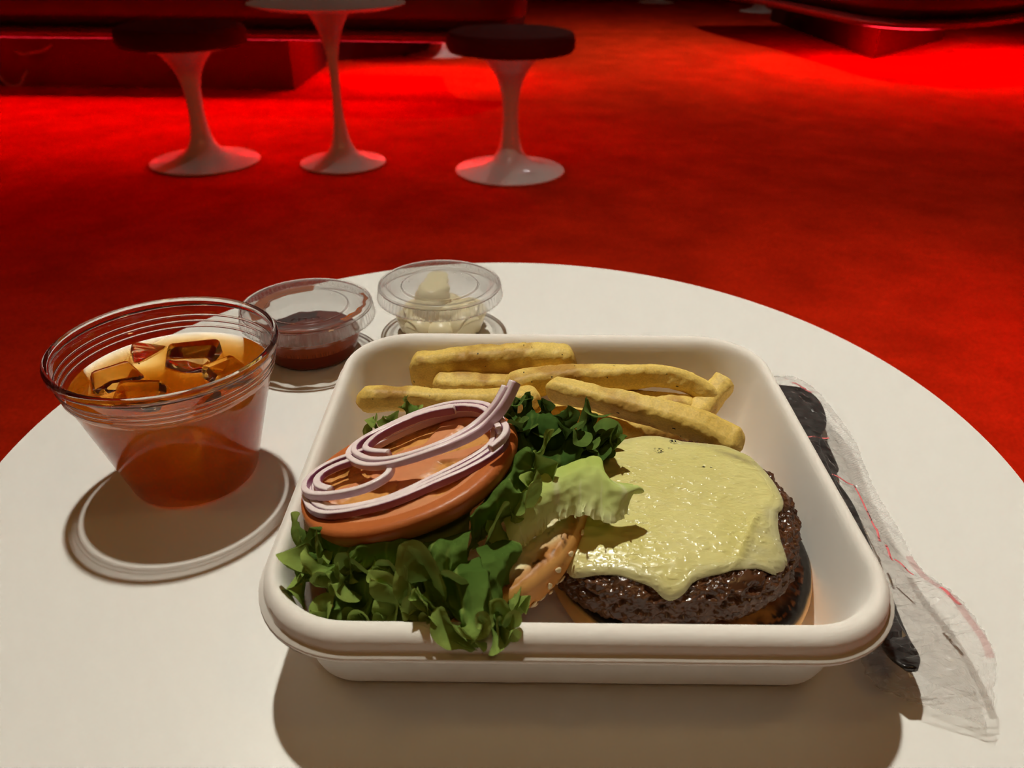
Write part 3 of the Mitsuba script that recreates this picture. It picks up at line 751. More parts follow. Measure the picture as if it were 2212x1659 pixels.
# ------------------------------------------------------------------ tomato slice
NT = np.array([-0.285, 0.13, 0.95])
NT /= np.linalg.norm(NT)
UT = np.array([0.948, 0.08, 0.31])
RTM = basis(NT, UT)
CT = np.array([-0.0387, 0.2262, 0.0625])
pt_ = curve([(0.0, -0.0092), (0.030, -0.0092), (0.0375, -0.0088), (0.0402, -0.0066), (0.0414, -0.0036), (0.0411, -0.0012), (0.0400, -0.0002), (0.0386, 0.0000), (0.034, -0.0003), (0.020, -0.0006), (0.0, -0.0007)], 160)
q, p = polar(pt_, 420, lambda a: 1 + 0.014 * np.sin(3 * a + 0.6) + 0.010 * np.sin(5 * a))
p = p.reshape(-1, 3)
r_ = np.hypot(p[:, 0], p[:, 1])
ang = np.arctan2(p[:, 1], p[:, 0])
top = ((np.arange(len(p)) % 160) > 95) & (r_ < 0.0395)
sector = np.abs(np.sin(2.5 * ang + 0.5 + 0.35 * np.sin(ang * 2)))
pocket = sstep(0.35, 0.62, sector + 0.25 * (vnoise(p, 130, 41) - 0.5)) * sstep(0.012, 0.016, r_ + 0.003 * (vnoise(p, 90, 42) - 0.5)) * sstep(0.0335, 0.0305, r_) * top
p[:, 2] += -0.0016 * pocket * (0.4 + 0.8 * vnoise(p, 260, 43)) + 0.0004 * (vnoise(p, 500, 44) - 0.5) * top
c = mixc([0.45, 0.112, 0.026], [0.49, 0.150, 0.042], vnoise(p, 50, 45))
face_c = mixc([0.57, 0.195, 0.085], [0.63, 0.28, 0.13], vnoise(p, 140, 46))
face_c = mixc(face_c, [0.62, 0.30, 0.075], pocket * 0.8)
face_c = mixc(face_c, [0.42, 0.19, 0.045], pocket * sstep(0.60, 0.75, vnoise(p, 330, 47)))
c = mixc(c, face_c, top * sstep(0.0398, 0.0382, r_))
f = grid(p.reshape(420, -1, 3), wrap_u=True)[1]
scene['tomato'] = bumped(principled(VC, 0.38, 0.35), lambda p, n, uv: 0.00014 * fbm(p.x * 800, p.y * 800, p.z * 800, octaves=2), 1.0, 2e-4)
add('tomato_slice', move((p, f), CT, RTM), 'tomato', 'thick orange red tomato slice leaning on the lettuce under the onion', 'tomato slice', on_table=True, color=c)

# ------------------------------------------------------------------ red onion
scene['onion'] = principled(VC, 0.32, 0.5)


def onion_strand(key, path, w, h, up, closed, seed, grow=0.0):
    """a strand of sliced onion: pale flesh on the cut faces, purple skin outside (the side of +b)"""
    n = len(path)
    m = 28
    sec = rounded(w, h, min(w, h) * 0.28, 7)
    sec = np.repeat(sec[None], n, 0) * (1 + 0.10 * (vnoise(path, 160, seed, 2) - 0.5) + grow * sstep(0.30, 0.02, np.linspace(0, 1, n)))[:, None, None]
    v, f = sweep(path, sec, up, closed=closed)
    x = sec[..., 0] / w
    y = sec[..., 1] / h
    pts = v[:n * len(sec[0])].reshape(n, -1, 3)
    streak = vnoise(pts, 420, seed + 1, 2)
    c = mixc([0.84, 0.77, 0.74], [0.74, 0.59, 0.61], streak)
    skin = sstep(0.38, 0.48, x + 0.10 * (streak - 0.5))
    c = mixc(c, [0.22, 0.035, 0.13], skin * 0.95)
    c = mixc(c, [0.42, 0.18, 0.30], sstep(-0.42, -0.49, x) * 0.6)
    c = c.reshape(-1, 3)
    if len(v) > len(c):
        c = np.vstack([c, np.tile([[0.68, 0.52, 0.56]], (len(v) - len(c), 1))])
    add(key, (v, f), 'onion', on_table=True, color=c)


def on_tomato(ab, lift):
    ab = np.asarray(ab, float)
    return ab[:, :1] * RTM[:, 0] + ab[:, 1:2] * RTM[:, 1] + np.asarray(lift, float).reshape(-1, 1) * RTM[:, 2] + CT


def inset(pts, d):
    t = np.roll(pts, -1, 0) - np.roll(pts, 1, 0)
    t /= np.linalg.norm(t, axis=1, keepdims=True)
    nn = np.stack([-t[:, 1], t[:, 0]], 1)
    return pts + nn * d


OB = np.array([[-0.0382, -0.0069], [-0.036, -0.0134], [-0.032, -0.0213], [-0.0253, -0.0277], [-0.0116, -0.0312], [-0.0004, -0.0308], [0.0121, -0.0264], [0.0232, -0.0222], [0.033, -0.0167], [0.0381, -0.0109], [0.0397, -0.0009], [0.0378, 0.0141], [0.0314, 0.0261], [0.0216, 0.0324], [0.0078, 0.033], [-0.0074, 0.0281], [-0.0232, 0.018], [-0.0352, 0.0114], [-0.0388, 0.0027]])
ob = curve(OB, 300, closed=True)
for k, (d, w, h, lf) in enumerate(((0.0011, 0.0021, 0.0028, 0.0014), (0.0032, 0.0021, 0.0030, 0.0017), (0.0053, 0.0022, 0.0028, 0.0016))):
    pth = inset(ob, d)
    lift = lf + 0.0006 * np.sin(np.linspace(0, 4 * np.pi, 300, endpoint=False) + k)
    onion_strand('onion_slice__ring' + ('_%03d' % k if k else ''), on_tomato(pth, lift), w, h, NT, True, 50 + k)
tag('onion_slice', 'lower slice of red onion, its wide rings lying flat on the tomato', 'onion slice')
OA = np.array([[0.0340, -0.0185], [0.0397, -0.0115], [0.038, 0.0008], [0.0346, 0.013], [0.0271, 0.0225], [0.0155, 0.0287], [0.0039, 0.029], [-0.009, 0.0242], [-0.0186, 0.0176], [-0.0215, 0.0098], [-0.0168, -0.0013], [-0.01, -0.0087], [-0.0008, -0.0137], [0.0078, -0.0153], [0.0178, -0.0147], [0.026, -0.0107]])
oa = curve(OA, 260)
tail = [[-0.0085, 0.2262, 0.0800], [-0.0042, 0.2287, 0.0840], [-0.0013, 0.2316, 0.0880], [0.0010, 0.2350, 0.0920]]
for k, (d, w, h, lf) in enumerate(((0.0, 0.0024, 0.0026, 0.0056), (-0.0026, 0.0024, 0.0028, 0.0060))):
    t = np.gradient(oa, axis=0)
    t /= np.linalg.norm(t, axis=1, keepdims=True)
    o2 = oa + np.stack([t[:, 1], -t[:, 0]], 1) * d
    p3 = on_tomato(o2, lf + 0.0006 * np.sin(np.linspace(0, 9, 260) + k) + 0.0030 * sstep(0.7, 1.0, np.linspace(0, 1, 260)))
    kt = np.array(tail) + [-0.0012 * k, 0.0016 * k, 0.0004 * k]
    pth = curve(np.vstack([p3[::10][:25], kt]), 320)
    if k:
        pth = pth[18:-6]
    onion_strand('onion_slice_001__ring' + ('_%03d' % k if k else ''), pth[::-1], w, h, NT, False, 60 + k, 0.55)
oi = curve(np.array([[0.020, 0.0215], [0.0085, 0.0236], [-0.004, 0.0200], [-0.0125, 0.0130], [-0.0140, 0.0070], [-0.0095, 0.0015], [-0.0040, -0.0020]]), 120)
onion_strand('onion_slice_001__ring_002', on_tomato(oi, np.full(120, 0.0060))[::-1], 0.0026, 0.0034, NT, False, 66)
tag('onion_slice_001', 'upper slice of red onion with one loose end sticking up', 'onion slice')
oc = curve(np.array([[-0.0025, -0.0098], [-0.0029, -0.0175], [-0.0086, -0.0221], [-0.0186, -0.022], [-0.0277, -0.0184], [-0.0345, -0.011], [-0.035, -0.0026], [-0.0306, 0.0037], [-0.0219, 0.0063], [-0.0128, 0.0068]]), 170)
onion_strand('onion_slice_002__ring', on_tomato(oc, 0.0052 + 0.0004 * np.sin(np.linspace(0, 7, 170))), 0.0024, 0.0030, NT, False, 70)
oc2 = curve(np.array([[-0.0240, -0.0160], [-0.0300, -0.0095], [-0.0305, -0.0030], [-0.0255, 0.0010], [-0.0185, 0.0022]]), 90)
onion_strand('onion_slice_002__ring_001', on_tomato(oc2, np.full(90, 0.0050)), 0.0030, 0.0026, NT, False, 71)
tag('onion_slice_002', 'small curl of red onion at the left end of the tomato', 'onion slice')

# ------------------------------------------------------------------ lettuce
for nm in ('lettuce_leaf_bsdf', 'pale_leaf_bsdf'):
    scene[nm] = {'type': 'principledthin', 'base_color': VC, 'roughness': 0.33 if nm[0] == 'l' else 0.22, 'spec_tint': 0.0, 'eta': 1.45, 'diff_trans': 0.45 if nm[0] == 'l' else 0.25}


def leaf(base, edge, seed, amp=0.0045, bulge=0.006, sink=0.004, ns=900, nb=26, nm=30, dark=(0.060, 0.120, 0.020), mid=(0.145, 0.240, 0.048), tip=(0.33, 0.43, 0.10), frill=1.0, margin=0.0115):
    """a leaf between its base line and its outer line: a gently waved blade, then a margin that swings up and down more and more, as frilled leaves do"""
    B, E = curve(np.asarray(base, float) - [0, 0, sink], ns), curve(edge, ns)
    d = E - B
    ln = np.linalg.norm(d, axis=1, keepdims=True)
    dn = d / ln
    E = E - dn * np.minimum(margin * 0.62 * frill, ln * 0.6)
    d = E - B
    L = np.r_[0, np.cumsum(np.linalg.norm(np.diff(E, axis=0), axis=1))]
    Lz = np.c_[L * 60, L * 0 + seed * 3.7, L * 0]
    tg = np.gradient(E, axis=0)
    tg /= np.linalg.norm(tg, axis=1, keepdims=True)
    nn = np.cross(tg, d)
    nn /= np.linalg.norm(nn, axis=1, keepdims=True)
    nn *= np.where(nn @ np.array([0, -0.5, 0.86]) < 0, -1, 1)[:, None]
    jit = meshkit.fbm(Lz, 3, seed)
    ph0 = L / 0.026 * 2 * np.pi + 4.0 * jit
    ph1 = L / 0.0080 * 2 * np.pi + 7.0 * jit
    ph2 = L / 0.0035 * 2 * np.pi + 9.0 * meshkit.fbm(Lz * 1.7, 2, seed + 2)
    ph3 = L / 0.0017 * 2 * np.pi + 6.0 * meshkit.fbm(Lz * 4.0, 2, seed + 3)
    t = np.linspace(0, 1, nb)
    blade = B[:, None] + d[:, None] * t[None, :, None] + nn[:, None] * (bulge * np.sin(np.pi * t * 0.85)[None] + amp * np.sin(ph0)[:, None] * (t ** 1.5)[None])[..., None]
    crease = (1 - np.abs(2 * vnoise(blade, 75, seed + 9, 2) - 1)) - 0.55 + 0.5 * (vnoise(blade, 190, seed + 10, 2) - 0.5)
    blade = blade + nn[:, None] * (0.0075 * frill * crease * np.minimum(1, t * 2.5)[None])[..., None]
    cur, rows = blade[:, -1], []
    dl = (blade[:, -1] - blade[:, -2])
    dl /= np.linalg.norm(dl, axis=1, keepdims=True)
    k1 = 0.7 + 0.8 * meshkit.fbm(Lz * 0.6, 2, seed + 4)
    wd = margin * (0.65 + 0.75 * meshkit.fbm(Lz * 1.2, 2, seed + 5)) / nm
    for u in np.linspace(1 / nm, 1, nm):
        phi = frill * (1.45 * k1 * u ** 0.8 * np.sin(ph1) + 1.25 * u ** 1.2 * np.sin(ph2) + 1.15 * u ** 2.0 * np.sin(ph3)) + 0.25 * u * (1 - u)
        psi = frill * (0.75 * u ** 0.8 * np.cos(ph1 + 0.7) + 1.0 * u ** 1.3 * np.cos(ph2 + 0.4) + 0.8 * u ** 2 * np.cos(ph3))
        st = dl * np.cos(phi)[:, None] + nn * np.sin(phi)[:, None] + tg * psi[:, None]
        st /= np.linalg.norm(st, axis=1, keepdims=True)
        tooth = 1.0 if u < 0.70 else 0.05 + 1.1 * meshkit.noise(np.c_[L * 1000, L * 0 + seed, L * 0]) + 0.8 * meshkit.noise(np.c_[L * 380, L * 0 + seed, L * 0 + 5])
        cur = cur + st * (wd * (1 + (tooth - 1) * min(frill, 1)))[:, None]
        rows.append(cur)
    p = np.concatenate([blade, np.stack(rows, 1)], 1)
    p = p + 0.0011 * (np.stack([vnoise(p, 260, seed + k, 2) for k in range(3)], -1) - 0.5)
    p[..., 2] = np.maximum(p[..., 2], 0.0052)
    tt = np.r_[t * 0.6, 0.6 + 0.4 * np.linspace(1 / nm, 1, nm)]
    g = vnoise(p, 120, seed + 5)
    c = mixc(dark, mid, sstep(0.0, 0.75, tt)[None] * 0.7 + 0.5 * (g - 0.3))
    c = mixc(c, tip, sstep(0.62, 1.0, tt)[None] * (0.25 + 0.9 * vnoise(p, 200, seed + 6)))
    vein = np.exp(-(np.sin(ph0 * 0.5)[:, None] / 0.10) ** 2) * (tt < 0.6)[None] + 0.6 * np.exp(-(np.sin(ph1 * 0.5)[:, None] / 0.16) ** 2) * sstep(0.35, 0.5, tt)[None] * sstep(0.85, 0.7, tt)[None]
    c = mixc(c, np.asarray(tip) * 0.9, vein * 0.55)
    return grid(p), c.reshape(-1, 3)


GREEN = [
    ('frilly green lettuce leaf hanging lowest along the front of the bun', dict(),
     [(-0.0660, 0.1998, 0.0500), (-0.0489, 0.1932, 0.0500), (-0.0346, 0.1912, 0.0500), (-0.0217, 0.1871, 0.0520), (-0.0122, 0.1810, 0.0540)],
     [(-0.0690, 0.1865, 0.0400), (-0.0630, 0.1855, 0.0360), (-0.0582, 0.1767, 0.0320), (-0.0455, 0.1747, 0.0360), (-0.0301, 0.1731, 0.0380), (-0.0196, 0.1734, 0.0400), (-0.0129, 0.1745, 0.0420)]),
    ('frilly green lettuce leaf lying over the front leaf, just under the tomato', dict(),
     [(-0.0609, 0.1978, 0.0560), (-0.0403, 0.1914, 0.0570), (-0.0249, 0.1916, 0.0590), (-0.0121, 0.1964, 0.0620)],
     [(-0.0670, 0.1940, 0.0480), (-0.0625, 0.1833, 0.0490), (-0.0516, 0.1813, 0.0480), (-0.0390, 0.1789, 0.0500), (-0.0260, 0.1757, 0.0500), (-0.0141, 0.1739, 0.0500)]),
    ('folded dark lettuce leaf reaching over the front rim of the tray', dict(bulge=0.003, margin=0.0115),
     [(-0.0260, 0.1830, 0.0560), (-0.0150, 0.1815, 0.0610), (-0.0090, 0.1830, 0.0620)],
     [(-0.0275, 0.1720, 0.0480), (-0.0190, 0.1630, 0.0470), (-0.0110, 0.1565, 0.0490), (-0.0050, 0.1600, 0.0470), (-0.0040, 0.1700, 0.0500)]),
    ('lettuce leaf hanging over the sesame crust at the front right of the top bun', dict(bulge=0.003, margin=0.012),
     [(-0.0110, 0.1860, 0.0620), (-0.0060, 0.1890, 0.0620), (-0.0020, 0.1940, 0.0590)],
     [(-0.0060, 0.1660, 0.0460), (-0.0010, 0.1665, 0.0450), (0.0025, 0.1730, 0.0450), (0.0028, 0.1820, 0.0470)]),
    ('curled lettuce frill in the middle of the front of the bun, under the tomato', dict(bulge=0.002, margin=0.0115),
     [(-0.0560, 0.1930, 0.0520), (-0.0420, 0.1880, 0.0530), (-0.0280, 0.1860, 0.0550), (-0.0180, 0.1850, 0.0570)],
     [(-0.0600, 0.1800, 0.0440), (-0.0480, 0.1765, 0.0440), (-0.0340, 0.1745, 0.0450), (-0.0200, 0.1735, 0.0470)]),
    ('dark lettuce leaf curling up beside the right end of the tomato', dict(bulge=0.006),
     [(-0.0032, 0.2206, 0.0700), (-0.0062, 0.2099, 0.0680), (-0.0106, 0.2012, 0.0670), (-0.0140, 0.1957, 0.0650)],
     [(0.0103, 0.2245, 0.0610), (0.0083, 0.2087, 0.0600), (0.0027, 0.1989, 0.0590), (-0.0057, 0.1901, 0.0580), (-0.0117, 0.1863, 0.0580)]),
    ('dark frilly lettuce leaf rising behind, in front of the fries', dict(margin=0.0125, dark=(0.028, 0.065, 0.012), mid=(0.060, 0.120, 0.024), tip=(0.14, 0.215, 0.046)),
     [(-0.0035, 0.2401, 0.0600), (0.0045, 0.2355, 0.0580), (0.0134, 0.2353, 0.0550), (0.0244, 0.2395, 0.0520)],
     [(-0.0035, 0.2546, 0.0660), (0.0065, 0.2646, 0.0650), (0.0177, 0.2590, 0.0620), (0.0290, 0.2594, 0.0610), (0.0378, 0.2545, 0.0570), (0.0362, 0.2505, 0.0530)]),
    ('dark lettuce leaf between the tomato and the pale leaf', dict(dark=(0.028, 0.065, 0.012), mid=(0.060, 0.120, 0.024), tip=(0.14, 0.215, 0.046)),
     [(0.0010, 0.2212, 0.0560), (0.0096, 0.2254, 0.0550), (0.0223, 0.2350, 0.0520)],
     [(-0.0017, 0.2391, 0.0640), (0.0081, 0.2455, 0.0640), (0.0197, 0.2438, 0.0620), (0.0311, 0.2478, 0.0560), (0.0335, 0.2411, 0.0520)]),
    ('small lettuce sprig at the left corner below the tomato', dict(margin=0.009),
     [(-0.0667, 0.2144, 0.0500), (-0.0652, 0.1998, 0.0500), (-0.0589, 0.1919, 0.0490)],
     [(-0.0715, 0.2064, 0.0440), (-0.0710, 0.1945, 0.0420), (-0.0675, 0.1862, 0.0400)]),
    ('lettuce tip showing behind the upper left of the onion', dict(margin=0.007),
     [(-0.0522, 0.2454, 0.0500), (-0.0435, 0.2506, 0.0520), (-0.0333, 0.2605, 0.0520)],
     [(-0.0593, 0.2606, 0.0500), (-0.0535, 0.2699, 0.0500), (-0.0406, 0.2742, 0.0520)]),
]
for k, (lab, kw, base, edge) in enumerate(GREEN):
    key = 'lettuce_leaf' + ('_%03d' % k if k else '')
    m, c = leaf(base, edge, 3 + k, **kw)
    add(key, m, 'lettuce_leaf_bsdf', lab, 'lettuce leaf', on_table=True, color=c)
PALE = dict(dark=(0.45, 0.56, 0.13), mid=(0.70, 0.77, 0.33), tip=(0.86, 0.88, 0.55))
m, c = leaf([(-0.0029, 0.2035, 0.0580), (0.0075, 0.2127, 0.0650), (0.0191, 0.2196, 0.0670), (0.0324, 0.2266, 0.0650), (0.0342, 0.2170, 0.0640), (0.0430, 0.2167, 0.0610)],
            [(-0.0005, 0.1965, 0.0520), (0.0060, 0.1995, 0.0545), (0.0138, 0.2050, 0.0580), (0.0252, 0.2090, 0.0590), (0.0364, 0.2058, 0.0580), (0.0417, 0.2140, 0.0590)], 31, amp=0.0016, bulge=0.004, sink=0.0, frill=0.22, margin=0.006, **PALE)
add('lettuce_leaf_010', m, 'pale_leaf_bsdf', 'pale yellow green lettuce leaf lying over the edge of the cheese', 'lettuce leaf', on_table=True, color=c)
m, c = leaf([(-0.0588, 0.2061, 0.0540), (-0.0330, 0.2092, 0.0580), (-0.0113, 0.2149, 0.0620)], [(-0.0508, 0.1878, 0.0530), (-0.0310, 0.1899, 0.0550), (-0.0142, 0.1918, 0.0580)], 37, amp=0.0016, bulge=0.002, sink=0.006, frill=0.25, margin=0.005,
            dark=(0.14, 0.19, 0.035), mid=(0.24, 0.29, 0.07), tip=(0.30, 0.34, 0.10))
add('lettuce_leaf_011', m, 'pale_leaf_bsdf', 'smooth olive green lettuce leaf flat under the tomato', 'lettuce leaf', on_table=True, color=c)

# ------------------------------------------------------------------ french fries
def fry_colour(p, n, uv):
    a = fbm(p.x * 90, p.y * 90, p.z * 90, octaves=3)
    b = noise(p.x * 1600, p.y * 1600, p.z * 1600)
    s = noise(p.x * 520 + 7, p.y * 520, p.z * 520)
    br = smoothstep(0.56, 0.72, fbm(p.x * 55 + 4, p.y * 55, p.z * 55, octaves=3))
    base = mix((0.64, 0.42, 0.080), (0.80, 0.60, 0.180), a)
    base = mix(base, (0.36, 0.165, 0.030), br * 0.75)
    base = base * (0.88 + 0.24 * b)
    return mix(base, (0.025, 0.014, 0.007), smoothstep(0.93, 0.95, s))


scene['fry'] = bumped(principled(proc(fry_colour), 0.52, 0.25), lambda p, n, uv: 0.00022 * fbm(p.x * 650, p.y * 650, p.z * 650, octaves=2), 1.0, 3e-4)


def fry(path, w, h, seed, twist=0.0):
    q = np.random.default_rng(seed)
    w, h = w * 1.20, h * 1.20
    c = curve(path, 130)
    t = np.linspace(0, 1, 130)
    sec = rounded(w, h, min(w, h) * 0.34, 8)
    k = (1 - 0.62 * np.clip(1 - t / 0.06, 0, 1) ** 2.0 - 0.62 * np.clip((t - 0.94) / 0.06, 0, 1) ** 2.0) * (1 + 0.10 * np.sin(5 * t + seed) + 0.08 * (vnoise(c, 90, seed) - 0.5))
    a = twist * (t - 0.5) + q.uniform(-0.25, 0.25)
    rot = np.stack([np.stack([np.cos(a), -np.sin(a)], -1), np.stack([np.sin(a), np.cos(a)], -1)], 1)
    s = np.einsum('nij,mj->nmi', rot, sec) * k[:, None, None]
    v, f = sweep(c, s, [0, 0, 1])
    nr_ = normals((v, f))
    v = v + nr_ * (0.0014 * (vnoise(v, 110, seed, 2) - 0.5) + 0.0010 * (vnoise(v, 380, seed + 1, 2) - 0.5))[:, None]
    return v, f


FRIES = [
    ('thick french fry at the back, leaning on the rear wall of the tray', 0.0125, 0.0195, [(-0.0519, 0.3400, 0.0340), (-0.0110, 0.3412, 0.0360), (0.0328, 0.3420, 0.0360)]),
    ('short french fry ending just above the left front fry', 0.0090, 0.0085, [(-0.0396, 0.3315, 0.0330), (-0.0129, 0.3276, 0.0340), (0.0171, 0.3264, 0.0340)]),
    ('long french fry with brown patches across the upper middle', 0.0105, 0.0095, [(-0.0036, 0.3228, 0.0360), (0.0215, 0.3271, 0.0390), (0.0535, 0.3274, 0.0400), (0.0838, 0.3291, 0.0380), (0.1014, 0.3223, 0.0300)]),
    ('french fry lying right below the brown patched fry', 0.0095, 0.0100, [(0.0218, 0.3268, 0.0290), (0.0562, 0.3240, 0.0290), (0.0901, 0.3193, 0.0270)]),
    ('french fry reaching to the left wall of the tray', 0.0098, 0.0095, [(-0.0735, 0.3112, 0.0360), (-0.0454, 0.3101, 0.0370), (-0.0144, 0.3082, 0.0370), (0.0134, 0.3128, 0.0360)]),
    ('long french fry slanting down on top of the pile towards the cheese', 0.0105, 0.0100, [(0.0166, 0.3100, 0.0440), (0.0372, 0.3006, 0.0450), (0.0615, 0.2909, 0.0440), (0.0851, 0.2820, 0.0410), (0.1006, 0.2735, 0.0360)]),
    ('french fry standing up at the right end of the pile', 0.0105, 0.0110, [(0.1081, 0.3343, 0.0345), (0.0967, 0.3236, 0.0280), (0.0845, 0.3098, 0.0220)]),
    ('thick french fry low in the pile behind the lettuce', 0.0150, 0.0150, [(-0.0102, 0.3121, 0.0220), (0.0212, 0.3077, 0.0240), (0.0541, 0.3024, 0.0240), (0.0834, 0.3028, 0.0200)]),
    ('french fry on the tray floor under the left fry', 0.0110, 0.0110, [(-0.0517, 0.3274, 0.0140), (-0.0341, 0.3235, 0.0140), (-0.0130, 0.3251, 0.0160)]),
    ('french fry deep in the pile behind the beef patty', 0.0120, 0.0120, [(0.0624, 0.3134, 0.0220), (0.0845, 0.3087, 0.0200), (0.1023, 0.3049, 0.0160)]),
]
for k, (lab, w, h, path) in enumerate(FRIES):
    add('french_fry' + ('_%03d' % k if k else ''), fry(path, w, h, 80 + k, 0.5 * math.sin(k)), 'fry', lab, 'french fry', on_table=True)
# ------------------------------------------------------------------ wrapped black cutlery beside the tray
scene['black_plastic'] = principled((0.010, 0.0092, 0.0088), 0.16, 0.5)


def utensil(rows, thick, n=150, m=34):
    """rows: (x, y, z, half width, sag) along the axis; sag hollows the section (a bowl)"""
    r = curve(rows, n)
    q = np.arange(m) * 2 * np.pi / m
    cx = np.sign(np.cos(q)) * np.abs(np.cos(q)) ** 0.75
    sz = np.sign(np.sin(q)) * np.abs(np.sin(q)) ** 0.9
    w = np.maximum(r[:, 3], 0.0006)
    sec = np.stack([w[:, None] * cx[None], thick / 2 * sz[None] - r[:, 4:5] * (1 - cx[None] ** 2)], -1)
    return sweep(r[:, :3], sec, [0, 0, 1])


add('plastic_spoon', utensil([(0.1525, 0.376, 0.0062, 0.0010, 0), (0.1520, 0.373, 0.0080, 0.0100, 0.001), (0.1515, 0.362, 0.0092, 0.0160, 0.003), (0.1500, 0.345, 0.0098, 0.0168, 0.004), (0.1485, 0.330, 0.0100, 0.0135, 0.003), (0.1477, 0.318, 0.0105, 0.0075, 0.001),
                              (0.1465, 0.300, 0.0110, 0.0052, 0), (0.1440, 0.260, 0.0118, 0.0050, 0), (0.1405, 0.220, 0.0130, 0.0050, 0), (0.1370, 0.190, 0.0150, 0.0052, 0), (0.1362, 0.178, 0.0165, 0.0050, 0), (0.1361, 0.1735, 0.0172, 0.0022, 0)], 0.0022),
    'black_plastic', 'black plastic spoon, topmost of the wrapped cutlery beside the tray', 'spoon', on_table=True)
add('plastic_fork', utensil([(0.1500, 0.338, 0.0046, 0.0100, 0.0005), (0.1490, 0.328, 0.0056, 0.0122, 0.001), (0.1476, 0.305, 0.0060, 0.0122, 0.001), (0.1472, 0.298, 0.0062, 0.0112, 0.001), (0.1472, 0.293, 0.0066, 0.0082, 0), (0.1472, 0.280, 0.0072, 0.0078, 0), (0.1455, 0.250, 0.0082, 0.0072, 0),
                             (0.1430, 0.220, 0.0096, 0.0060, 0), (0.1395, 0.190, 0.0120, 0.0050, 0), (0.1382, 0.180, 0.0135, 0.0040, 0), (0.1380, 0.1765, 0.0140, 0.0016, 0)], 0.0022),
    'black_plastic', 'black plastic fork, its broad head under the spoon beside the tray', 'fork', on_table=True)
# the clear film bag around it
scene['film_clear'] = {'type': 'thindielectric', 'int_ior': 1.42, 'specular_transmittance': rgb(0.98, 0.975, 0.97)}
scene['film_haze'] = principled((0.80, 0.76, 0.74), 0.16, 1.0)


def haze(p, n, uv):
    h = 0.02 + 0.05 * noise(p.x * 300, p.y * 300, p.z * 300)
    d = (p.x - 0.1655) - 0.10 * (p.y - 0.30)
    band = smoothstep(-0.0055, -0.001, d) * smoothstep(0.014, 0.004, d) * smoothstep(0.236, 0.262, p.y) * smoothstep(0.352, 0.335, p.y)
    weave = 0.55 + 0.45 * dr.sin(p.y * 4200) * dr.sin(p.x * 2600)
    return h + 0.36 * band * weave


scene['film'] = {'type': 'blendbsdf', 'weight': proc(haze), 'a': {'type': 'ref', 'id': 'film_clear'}, 'b': {'type': 'ref', 'id': 'film_haze'}}
right = np.array([(0.1527, 0.3816, 0.009), (0.1643, 0.3700, 0.010), (0.1714, 0.3455, 0.009), (0.1738, 0.3206, 0.007), (0.1688, 0.2848, 0.007), (0.1669, 0.2499, 0.008), (0.1655, 0.2220, 0.011), (0.1672, 0.2075, 0.016), (0.1667, 0.1955, 0.018), (0.1633, 0.1746, 0.020), (0.1612, 0.1675, 0.0145), (0.1592, 0.1614, 0.009)])
left = np.array([(0.1350, 0.3806, 0.006), (0.1345, 0.3690, 0.006), (0.1340, 0.3455, 0.006), (0.1340, 0.3206, 0.006), (0.1335, 0.2848, 0.007), (0.1330, 0.2499, 0.008), (0.1325, 0.2220, 0.010), (0.1315, 0.2075, 0.012), (0.1295, 0.1955, 0.014), (0.1275, 0.1806, 0.016), (0.1390, 0.1712, 0.0140), (0.1560, 0.1635, 0.0100)])
nu, nv = 150, 40
R_, L_ = curve(right, nu), curve(left, nu)
t = np.linspace(0, 1, nv)
rs = np.random.default_rng(12)


def sheet(lift, seed):
    p = L_[:, None] * (1 - t[None, :, None]) + R_[:, None] * t[None, :, None]
    x, y = p[..., 0], p[..., 1]
    ax = 0.1500 - (0.345 - y) * 0.083
    bump = np.exp(-((x - ax) / 0.016) ** 2)
    hump = 0.0125 + 0.004 * sstep(0.22, 0.18, y)
    z = p[..., 2] + (np.maximum(hump - p[..., 2], 0) * bump * sstep(0.172, 0.180, y) * sstep(0.382, 0.372, y) + 0.0012) * lift - (1 - lift) * (p[..., 2] - 0.0006) * 0.8
    r1 = 1 - np.abs(2 * meshkit.fbm(np.stack([x * 130 + y * 40, y * 60, x * 0 + seed], -1), 2) - 1)
    r2 = 1 - np.abs(2 * meshkit.fbm(np.stack([x * 60 - y * 190, y * 120, x * 0 + seed + 3], -1), 3) - 1)
    low = sstep(0.235, 0.200, y)
    edge = np.minimum(1, np.minimum(t, 1 - t)[None] / 0.06)
    z = z + (0.0022 * (r1 - 0.6) + (0.0012 + 0.0030 * low) * (r2 - 0.6)) * (0.3 + 0.7 * edge)
    z = np.maximum(z, 0.0005 + 0.0003 * lift)
    p = np.stack([x + 0.0016 * low * (r2 - 0.5), y + 0.0012 * (r1 - 0.5) * low, z], -1)
    p[..., :2] += rs.normal(0, 0.00022, p[..., :2].shape)
    return grid(p)


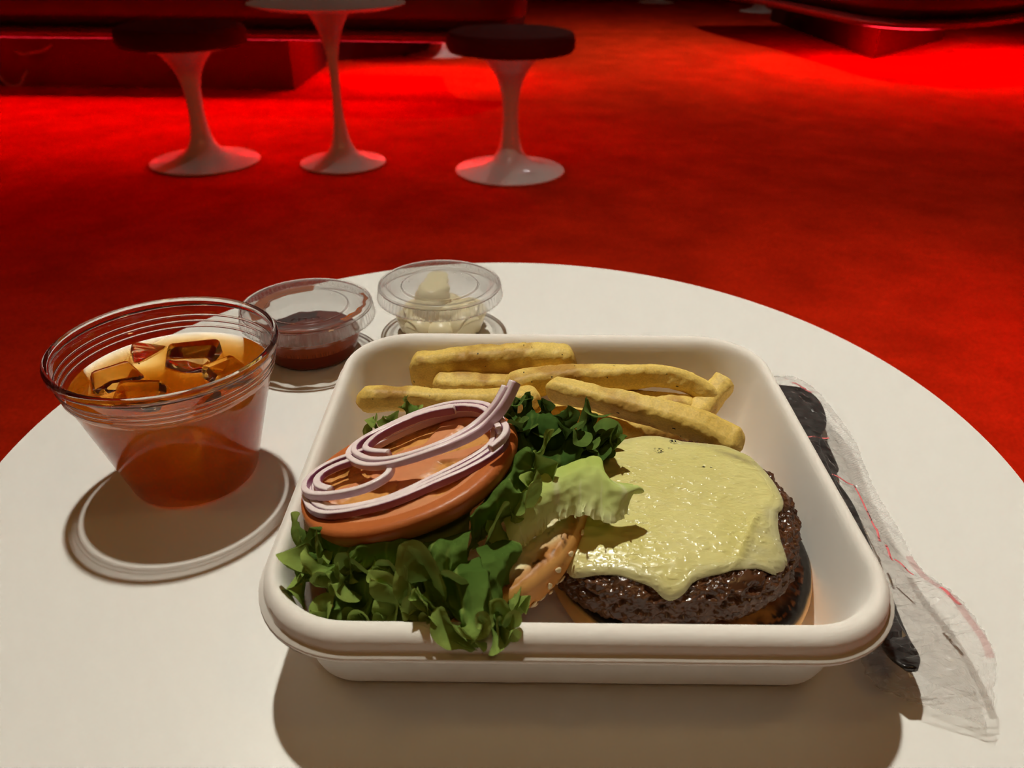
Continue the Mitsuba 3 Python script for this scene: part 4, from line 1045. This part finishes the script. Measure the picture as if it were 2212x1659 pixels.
add('cutlery_wrapper', sheet(1.0, 5.0), 'film', 'crinkled clear film bag around the black cutlery beside the tray', 'wrapper', smooth=False, on_table=True)
add('cutlery_wrapper__lower_film', sheet(0.0, 9.0), 'film', smooth=False, on_table=True)
scene['pink_print'] = principled((0.72, 0.16, 0.17), 0.45)
scene['pink_film'] = {'type': 'blendbsdf', 'weight': 0.33, 'a': {'type': 'ref', 'id': 'film_clear'}, 'b': {'type': 'twosided', 'bsdf': {'type': 'diffuse', 'reflectance': rgb(0.75, 0.20, 0.22)}}}
i0, i1 = 97, 138
ed = np.stack([R_[i0:i1] + [-0.0028 + 0.0006 * math.sin(9 * 1), 0, 0.0006], R_[i0:i1] + [0.0004, 0, 0.0004]], 1)
ed = np.stack([ed[:, 0] * (1 - k) + ed[:, 1] * k for k in np.linspace(0, 1, 5)], 1)
ed[..., 2] += 0.0005 * (vnoise(ed, 900, 3, 2) - 0.5)
add('cutlery_wrapper__seal_edge', grid(ed), 'pink_film', smooth=False, on_table=True, label='pinkish heat sealed edge of the bag')
for k, (a, b, w) in enumerate((((0.1570, 0.3700, 0.0125), (0.1640, 0.3590, 0.0130), 0.0006), ((0.1478, 0.3160, 0.0130), (0.1590, 0.3165, 0.0125), 0.0005), ((0.1575, 0.2790, 0.0120), (0.1555, 0.2480, 0.0125), 0.0004), ((0.1490, 0.2850, 0.0138), (0.1570, 0.2790, 0.0125), 0.0004), ((0.1560, 0.2500, 0.0120), (0.1545, 0.2420, 0.0120), 0.0005),
                ((0.1560, 0.2400, 0.0118), (0.1550, 0.2310, 0.0120), 0.0005), ((0.1565, 0.2320, 0.0115), (0.1600, 0.2230, 0.0120), 0.0004), ((0.1635, 0.2110, 0.0175), (0.1655, 0.2010, 0.0190), 0.0007), ((0.1620, 0.3620, 0.0128), (0.1600, 0.3655, 0.0128), 0.0005))):
    a, b = np.array(a), np.array(b)
    c = np.array([a + (b - a) * u + [0, 0, 0.0004 * math.sin(6 * u)] for u in np.linspace(0, 1, 12)])
    add('cutlery_wrapper__printed_streak' + ('_%03d' % k if k else ''), sweep(c, np.stack([w * np.cos(t_), 0.00012 * np.sin(t_)], 1), [0, 0, 1]), 'pink_print', on_table=True)
labels['cutlery_wrapper__printed_streak'] = {'label': 'thin red printed streak on the film'}
